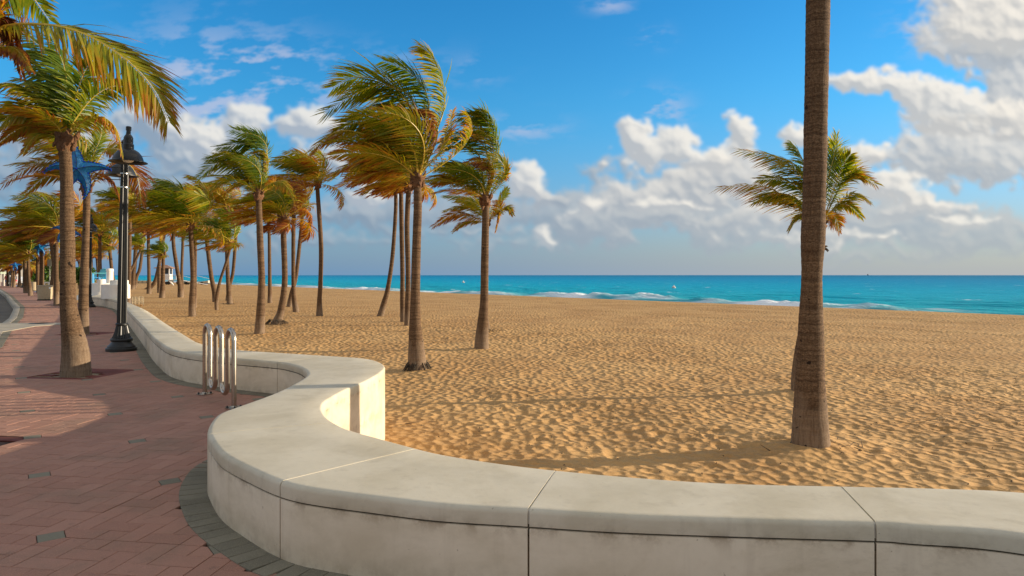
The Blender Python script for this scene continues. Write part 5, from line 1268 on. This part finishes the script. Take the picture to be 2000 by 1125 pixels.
# cyan garden chair
q = P(191, 553, 44.0); q[2] = -.2
ch = thing('garden_chair', 'tall cyan and blue slatted garden chair behind the white plinth', 'chair', tuple(q), None, math.radians(-35)); kz = 44.0/F
sh_ = HC-(541.5-HY)*44.0/F+.2; th_ = HC-(525-HY)*44.0/F+.2
for k in range(5):
    b = MB(); b.box((-.36+.18*k, .30, (sh_+th_)/2), (.155, .03, (th_-sh_)*(1.0-.12*abs(k-2))+.1), tilt=[[1,0,0],[0,.94,.34],[0,-.34,.94]]); b.build('back_slat', M['cyan_paint'], ch, sharp=30)
for k in range(4):
    b = MB(); b.box((0, -.42+.17*k, sh_-.02*k), (.86, .15, .03)); b.build('seat_slat', M['blue_paint'], ch, sharp=30)
for sx in (-.46, .46):
    for sy in (-.48, .32):
        b = MB(); b.box((sx, sy, (sh_+.25)/2), (.06, .12, sh_+.25)); b.build('leg', M['blue_paint'], ch, sharp=30)
    b = MB(); b.box((sx*1.06, -.1, sh_+.26), (.17, .98, .03)); b.build('armrest', M['cyan_paint'], ch, sharp=30)
b = MB(); b.box((0, -.50, sh_/2), (.86, .03, sh_-.1)); b.build('front_apron', M['blue_paint'], ch, sharp=30)

# ------------------------------------------------------------------ shrubs
def shrub(px0, px1, ytop, ybot, z, label, seed, nleaf=1500, lsz=.13):
    c = P((px0+px1)/2, ybot, z); w = (px1-px0)*z/F/2; h = (ybot-ytop)*z/F; rs = np.random.default_rng(seed)
    root = thing('sea_grape_shrub', label, 'shrub', (c[0], c[1], c[2]), 'green shrubs beyond the promenade')
    # clumps
    nc = 14; cen = np.stack([rs.uniform(-.85, .85, nc)*w, rs.uniform(-.7, .7, nc)*w*.8, rs.uniform(.25, .8, nc)*h], 1)
    n = nleaf; k = rs.integers(0, nc, n); dv = rs.normal(size=(n, 3)); dv /= np.linalg.norm(dv, axis=1)[:, None]
    rad = np.stack([np.full(n, w*.42), np.full(n, w*.4), np.full(n, h*.32)], 1)*rs.uniform(.6, 1.05, n)[:, None]
    p = cen[k]+dv*rad; p[:, 2] = np.maximum(p[:, 2], .03)
    a = rs.normal(size=(n, 3)); a /= np.linalg.norm(a, axis=1)[:, None]; bb = np.cross(a, dv+rs.normal(0, .5, (n, 3))); bb /= np.linalg.norm(bb, axis=1)[:, None]; a = np.cross(bb, np.cross(a, bb)); 
    sz = lsz*rs.uniform(.6, 1.2, n)[:, None]
    V = np.stack([p-a*sz, p-bb*sz*.6, p+a*sz, p+bb*sz*.6], 1).reshape(-1, 3); Q = np.arange(n*4).reshape(-1, 4)
    o = obj('foliage', V, Q, M['shrub_leaf'], root, attrs={'rnd': np.repeat(np.clip(rs.normal(.5, .22, n), 0, 1), 4)}, smooth=False); o['kind'] = 'stuff'
    mb = MB()
    for j in range(5):
        mb.tube([(rs.normal(0, w*.2), rs.normal(0, w*.2), -.1), cen[j]*.6, cen[j]], [.05, .035, .015], 5)
    mb.build('stem', M['palm_bark'], root)
shrub(136, 182, 523, 556, 66, 'bright green shrub between the near promenade palm and the cyan chair', 1, 2200)
shrub(160, 182, 534, 556, 62, 'smaller green shrub against the left side of the cyan chair', 2, 900)
shrub(84, 112, 496, 556, 92, 'tall yellow green shrub behind the grey green sign', 3, 2400, .16)
shrub(106, 138, 505, 556, 88, 'green shrub directly left of the near promenade trunk', 4, 2200, .16)
shrub(54, 86, 498, 556, 104, 'dark green shrub behind the rear litter bin', 5, 2200, .18)

# ------------------------------------------------------------------ lifeguard tower
q = gs(322, 557); z = q[1]; kz = z/F; lt = thing('lifeguard_tower', 'small white lifeguard tower with a shingled hip roof far down the beach', 'lifeguard tower', tuple(q), None, math.radians(12))
def Y_(py_): return HC-(py_-HY)*kz-q[2]
fl, ev, ap = Y_(546), Y_(523.2), Y_(517.3); wd = 11.0*kz
b = MB(); b.box((.3, 0, fl-.08), (3.2, 2.9, .16)); b.build('deck', M['white_paint'], lt, sharp=30)
b = MB()
sill = Y_(535.5)
for (cx, cy, sx, sy) in ((0,-wd,2*wd,.08),(0,wd,2*wd,.08),(-wd,0,.08,2*wd-.1),(wd,0,.08,2*wd-.1)): b.box((cx,cy,(fl+sill)/2), (sx,sy,sill-fl))
for sx in (-1, 1):
    for sy in (-1, 1): b.box((sx*wd*.93, sy*wd*.93, (sill+ev)/2), (.22,.22,ev-sill))
b.box((0,0,ev-.06), (2*wd+.1, 2*wd+.1, .12)); b.build('cabin', M['white_paint'], lt, sharp=30)
for (cx, cy, sx, sy) in ((0,-wd+.14,2*wd*.8,.04),(0,wd-.14,2*wd*.8,.04),(-wd+.14,0,.04,2*wd*.8),(wd-.14,0,.04,2*wd*.8)):
    b = MB(); b.box((cx,cy,(sill+ev)/2), (sx,sy,ev-sill-.1)); b.build('window', M['dark_window'], lt, sharp=30)
e_ = 17*kz*.93; b = MB(); b.add([(-e_,-e_,ev),(e_,-e_,ev),(e_,e_,ev),(-e_,e_,ev),(-.4,0,ap),(.4,0,ap),(-e_,-e_,ev-.12),(e_,-e_,ev-.12),(e_,e_,ev-.12),(-e_,e_,ev-.12)], [[0,1,5,4],[1,2,5],[2,3,4,5],[3,0,4],[6,7,1,0],[7,8,2,1],[8,9,3,2],[9,6,0,3],[9,8,7,6]]); b.build('roof', M['shingle'], lt, smooth=False, sharp=None)
for (x0_, x1_) in ((-1.1,-2.4),(1.0,2.3),(-.9,-1.7),(.8,1.5)):
    sy = -1 if abs(x1_) > 2 else 1
    b = MB(); b.tube([(x0_, sy*1.1, fl-.1), (x1_, sy*1.5, -.1)], .11, 6); b.build('leg', M['white_paint'], lt)
b = MB()
for k in range(7): b.tube([(1.35+.22*k-.0, -1.4, fl), (1.35+.22*k, -1.4, fl+1.0)], .03, 4)
b.tube([(1.3,-1.4,fl+1.0),(2.7,-1.4,fl+1.0)], .05, 5); b.tube([(2.7,-1.4,fl+1.0),(2.7,1.4,fl+1.0)], .05, 5); b.tube([(2.7,-1.4,fl),(2.7,-1.4,fl+1.0)], .06, 5)
b.build('railing', M['white_paint'], lt)
b = MB(); b.box((2.1, 0, fl-.06), (1.5, 2.8, .12)); b.build('balcony', M['white_paint'], lt, sharp=30)
b = MB()
for sy in (-.5, .5): b.tube([(2.6, sy, fl), (9.0, sy, .1)], .07, 5)
b.build('ramp', M['white_paint'], lt)
# boats and trailers on the sand
def boat(px_, py_, lpx, label, seed, mast=False, hullm='boat_hull'):
    q = gs(px_, py_); z = q[1]; kz = z/F; L = lpx*kz; root = thing('boat', label, 'boat', tuple(q), 'boats drawn up on the far beach', math.radians(8))
    n = 11; V = []
    for i in range(n):
        f = i/(n-1); w = .85*math.sin(math.pi*min(1, .35+.65*(1-f)))**.6 if f < 1 else .02; sheer = .75+.35*f*f
        x = -L/2+L*f
        for (yy, zz) in ((-w, sheer), (-w*.85, .45), (0, .28+.1*f), (w*.85, .45), (w, sheer), (w*.8, sheer-.04), (0, sheer-.25), (-w*.8, sheer-.04)): V.append((x, yy, zz))
    m_ = 8; Fc = [[i*m_+k, (i+1)*m_+k, (i+1)*m_+(k+1) % m_, i*m_+(k+1) % m_] for i in range(n-1) for k in range(m_)]+[list(range(m_)), [(n-1)*m_+k for k in range(m_-1, -1, -1)]]
    obj('hull', V, Fc, M[hullm], root, sharp=40)
    b = MB(); b.box((0,0,.24), (L*.8,.9,.10)); b.build('trailer_frame', M['boat_dark'], root)
    for sy in (-.6, .6):
        b = MB(); b.lathe([(.0,-.11),(.33,-.11),(.36,-.05),(.36,.05),(.33,.11),(0,.11)], (0,0,0), 14); o = b.build('wheel', M['black_rubber'], root); o.location = (-.3, sy, .34); o.rotation_euler = (math.pi/2, 0, 0)
    if mast:
        b = MB(); b.tube([(-L*.5,0,2.2),(L*.75,0,1.25)], .05, 5); b.build('mast', M['white_paint'], root)
boat(352, 556, 15, 'dark boat on a trailer just right of the lifeguard tower', 1, False, 'boat_dark')
boat(368, 556, 22, 'pale boat with its mast laid down right of the lifeguard tower', 2, True)
boat(398, 556, 24, 'low pale boat farthest right of the row near the lifeguard tower', 3, True)
boat(330, 556, 16, 'dark boat on a trailer beneath the lifeguard tower', 4, False, 'boat_dark')
# low pale fence along the far dune
q = gs(276, 553.5); df = thing('dune_fence', 'low pale picket fence along the far beach left of the lifeguard tower', 'fence', tuple(q))
for k in range(26):
    x = (262+k*1.2-276)*q[1]/F; b = MB(); b.box((x, .3*math.sin(k), .35), (.55, .08, .75+.12*math.sin(k*2.1))); b.build('picket', M['weathered_wood'], df, sharp=30)
# buoys
def buoy(px_, py_, hpx, label):
    p_ = gp(px_, py_, -1.5); z = p_[1]; h = hpx*z/F; root = thing('buoy', label, 'buoy', (p_[0], p_[1], -1.7), 'small marker buoys on the sea')
    b = MB(); b.lathe([(.0,0),(.42,.05),(.45,.5),(.25,.62)], (0,0,0), 14); b.build('float', M['buoy_orange'], root)
    b = MB(); b.lathe([(.22,.6),(.16,h*.9),(.1,h+.2),(0,h+.22)], (0,0,0), 12); b.build('stem', M['white_paint'], root)
buoy(1316, 563, 6, 'small marker buoy on the sea right of the picture centre'); buoy(905, 552, 4, 'small white marker buoy on the sea left of the slimmer centre palm')
# far ship on the horizon
p_ = P(1695, HY, 5200); sp_ = thing('ship', 'tiny grey ship on the horizon right of the stout palm trunk', 'ship', (p_[0], p_[1], -1.5))
b = MB(); b.box((0,0,2.5), (9,5,5)); b.build('hull', M['boat_dark'], sp_); b = MB(); b.box((-1.5,0,7), (3,4,6)); b.build('bridge', M['boat_dark'], sp_)

# ------------------------------------------------------------------ far left: building, shelter, people, cars
p_ = P(-14, 560, 150); bd = thing('building', 'pale flat roofed building showing its eave at the far left above the palms', 'building', (p_[0]-12, p_[1]+8, 0), None, math.radians(35))
b = MB(); b.box((0,0,4.2), (22,12,8.4)); b.build('wall', M['building_cream'], bd, sharp=30)
b = MB(); b.box((0,0,8.75), (24.5,14.5,.7)); b.build('roof', M['white_paint'], bd, sharp=30)
for k in range(5):
    for zz in (2.2, 5.8):
        f = MB(); f.box((-8.4+4.2*k, -6.02, zz), (2.2, .1, 1.7)); fo = f.build('window', M['white_paint'], bd, sharp=30)
        g = MB(); g.box((-8.4+4.2*k, -6.07, zz), (1.9, .06, 1.4)); g.build('pane', M['dark_window'], fo, sharp=30)
q = gp(3, 558.5); z = q[1]; kz = z/F; pv = thing('shelter', 'pale green roofed shelter on posts at the left edge of the photo', 'shelter', (q[0], q[1], 0))
b = MB(); b.box((0,0,HC+4.5*kz), (13*kz,1.8,5*kz)); b.build('roof', M['awning_green'], pv, sharp=30)
for sx in (-4.5, 4):
    b = MB(); b.box((sx*kz,0,(HC+2*kz)/2), (.22,.22,HC+2*kz)); b.build('post', M['building_cream'], pv, sharp=30)
q = gp(40, 558.0); z = q[1]
def car(px_, py_, label, paint, rz):
    q = gp(px_, py_, -.15); root = thing('parked_car', label, 'car', (q[0], q[1], -.15), 'cars parked beyond the promenade', rz)
    pr = [(-2.1,.35),(-2.15,.7),(-1.9,.9),(-1.1,1.0),(-.6,1.42),(.7,1.45),(1.3,1.02),(2.0,.9),(2.15,.6),(2.1,.35)]; m_ = len(pr)
    V = [(x, -.85+(.12 if zz > 1.1 else 0), zz) for x, zz in pr]+[(x, .85-(.12 if zz > 1.1 else 0), zz) for x, zz in pr]
    obj('body', V, [list(range(m_)), list(range(2*m_-1, m_-1, -1))]+[[i, m_+i, m_+(i+1) % m_, (i+1) % m_] for i in range(m_)], M[paint], root, smooth=False)
    for sy in (-.80, .80):
        b = MB(); b.add([(-.95,sy*1.0,1.03),(-.55,sy*.94,1.36),(.65,sy*.94,1.38),(1.12,sy*1.0,1.03)], [[0,1,2,3]]); b.build('window', M['dark_window'], root, smooth=False, sharp=None)
        for sx in (-1.35, 1.35):
            b = MB(); b.lathe([(0,-.1),(.3,-.1),(.33,-.05),(.33,.05),(.3,.1),(0,.1)], (0,0,0), 16); o = b.build('wheel', M['black_rubber'], root); o.location = (sx, sy*.98, .33); o.rotation_euler = (math.pi/2, 0, 0)
car(41.5, 556.5, 'white parked car seen between far promenade trunks', 'car_white', math.radians(120)); car(30, 555.8, 'dark parked car left of the white one among far trunks', 'car_dark', math.radians(120))
def person(px_, py_, label, top, legs, seed):
    q = gp(px_, py_); rs = np.random.default_rng(seed); root = thing('person', label, 'person', (q[0], q[1], 0), None, rs.uniform(-1, 1))
    # one skinned figure: joints with radii, mid-stride
    vs_ = [(0,0,.95,.145),(0,0,1.22,.15),(0,0,1.42,.13),(0,0,1.50,.06),(0,0,1.60,.085),(0,-.01,1.70,.075),(.09,0,.88,.09),(.11,-.14,.50,.065),(.11,-.05,.09,.045),(.11,-.17,.03,.035),(-.09,0,.88,.09),(-.11,.10,.50,.065),(-.11,.26,.12,.045),(-.11,.14,.03,.035),(.19,0,1.40,.06),(.24,.06,1.13,.045),(.25,-.04,.90,.032),(-.19,0,1.40,.06),(-.24,-.05,1.13,.045),(-.25,-.12,.90,.032)]
    es = [(0,1),(1,2),(2,3),(3,4),(4,5),(0,6),(6,7),(7,8),(8,9),(0,10),(10,11),(11,12),(12,13),(2,14),(14,15),(15,16),(2,17),(17,18),(18,19)]
    me = bpy.data.meshes.new('body'); me.from_pydata([v[:3] for v in vs_], es, []); me.materials.append(M['skin']); o = link('body', me, root)
    md = o.modifiers.new('skin', 'SKIN'); o.modifiers.new('sub', 'SUBSURF').levels = 1; o.modifiers['sub'].render_levels = 1
    sk = me.skin_vertices[0].data if me.skin_vertices else None
    if sk is None:
        me.attributes.new('x', 'FLOAT', 'POINT')
    else:
        for i, v in enumerate(vs_): sk[i].radius = (v[3], v[3]); sk[i].use_root = (i == 0)
    b = MB(); b.lathe([(.165,.86),(.175,1.0),(.175,1.25),(.165,1.40),(.08,1.47)], (0,0,0), 14); b.build('shirt', M[top], root)
    b = MB(); b.lathe([(.19,.62),(.18,.78),(.165,.92)], (0,0,0), 14); b.build('shorts', M[legs], root)
    b = MB(); b.sphere((0,.015,1.68), .098, 12, 8, (1,1.05,.95)); b.build('hair', M['root_brown'], root)
person(12.5, 558.8, 'far person in a red top walking on the promenade near the left edge', 'cloth_red', 'cloth_blue', 1)
person(31, 557.6, 'far person in a white top walking beyond the pale promenade trunk', 'cloth_white', 'cloth_red', 2)
person(24.8, 557.8, 'far person in a blue top between two far promenade trunks', 'cloth_blue', 'cloth_white', 3)
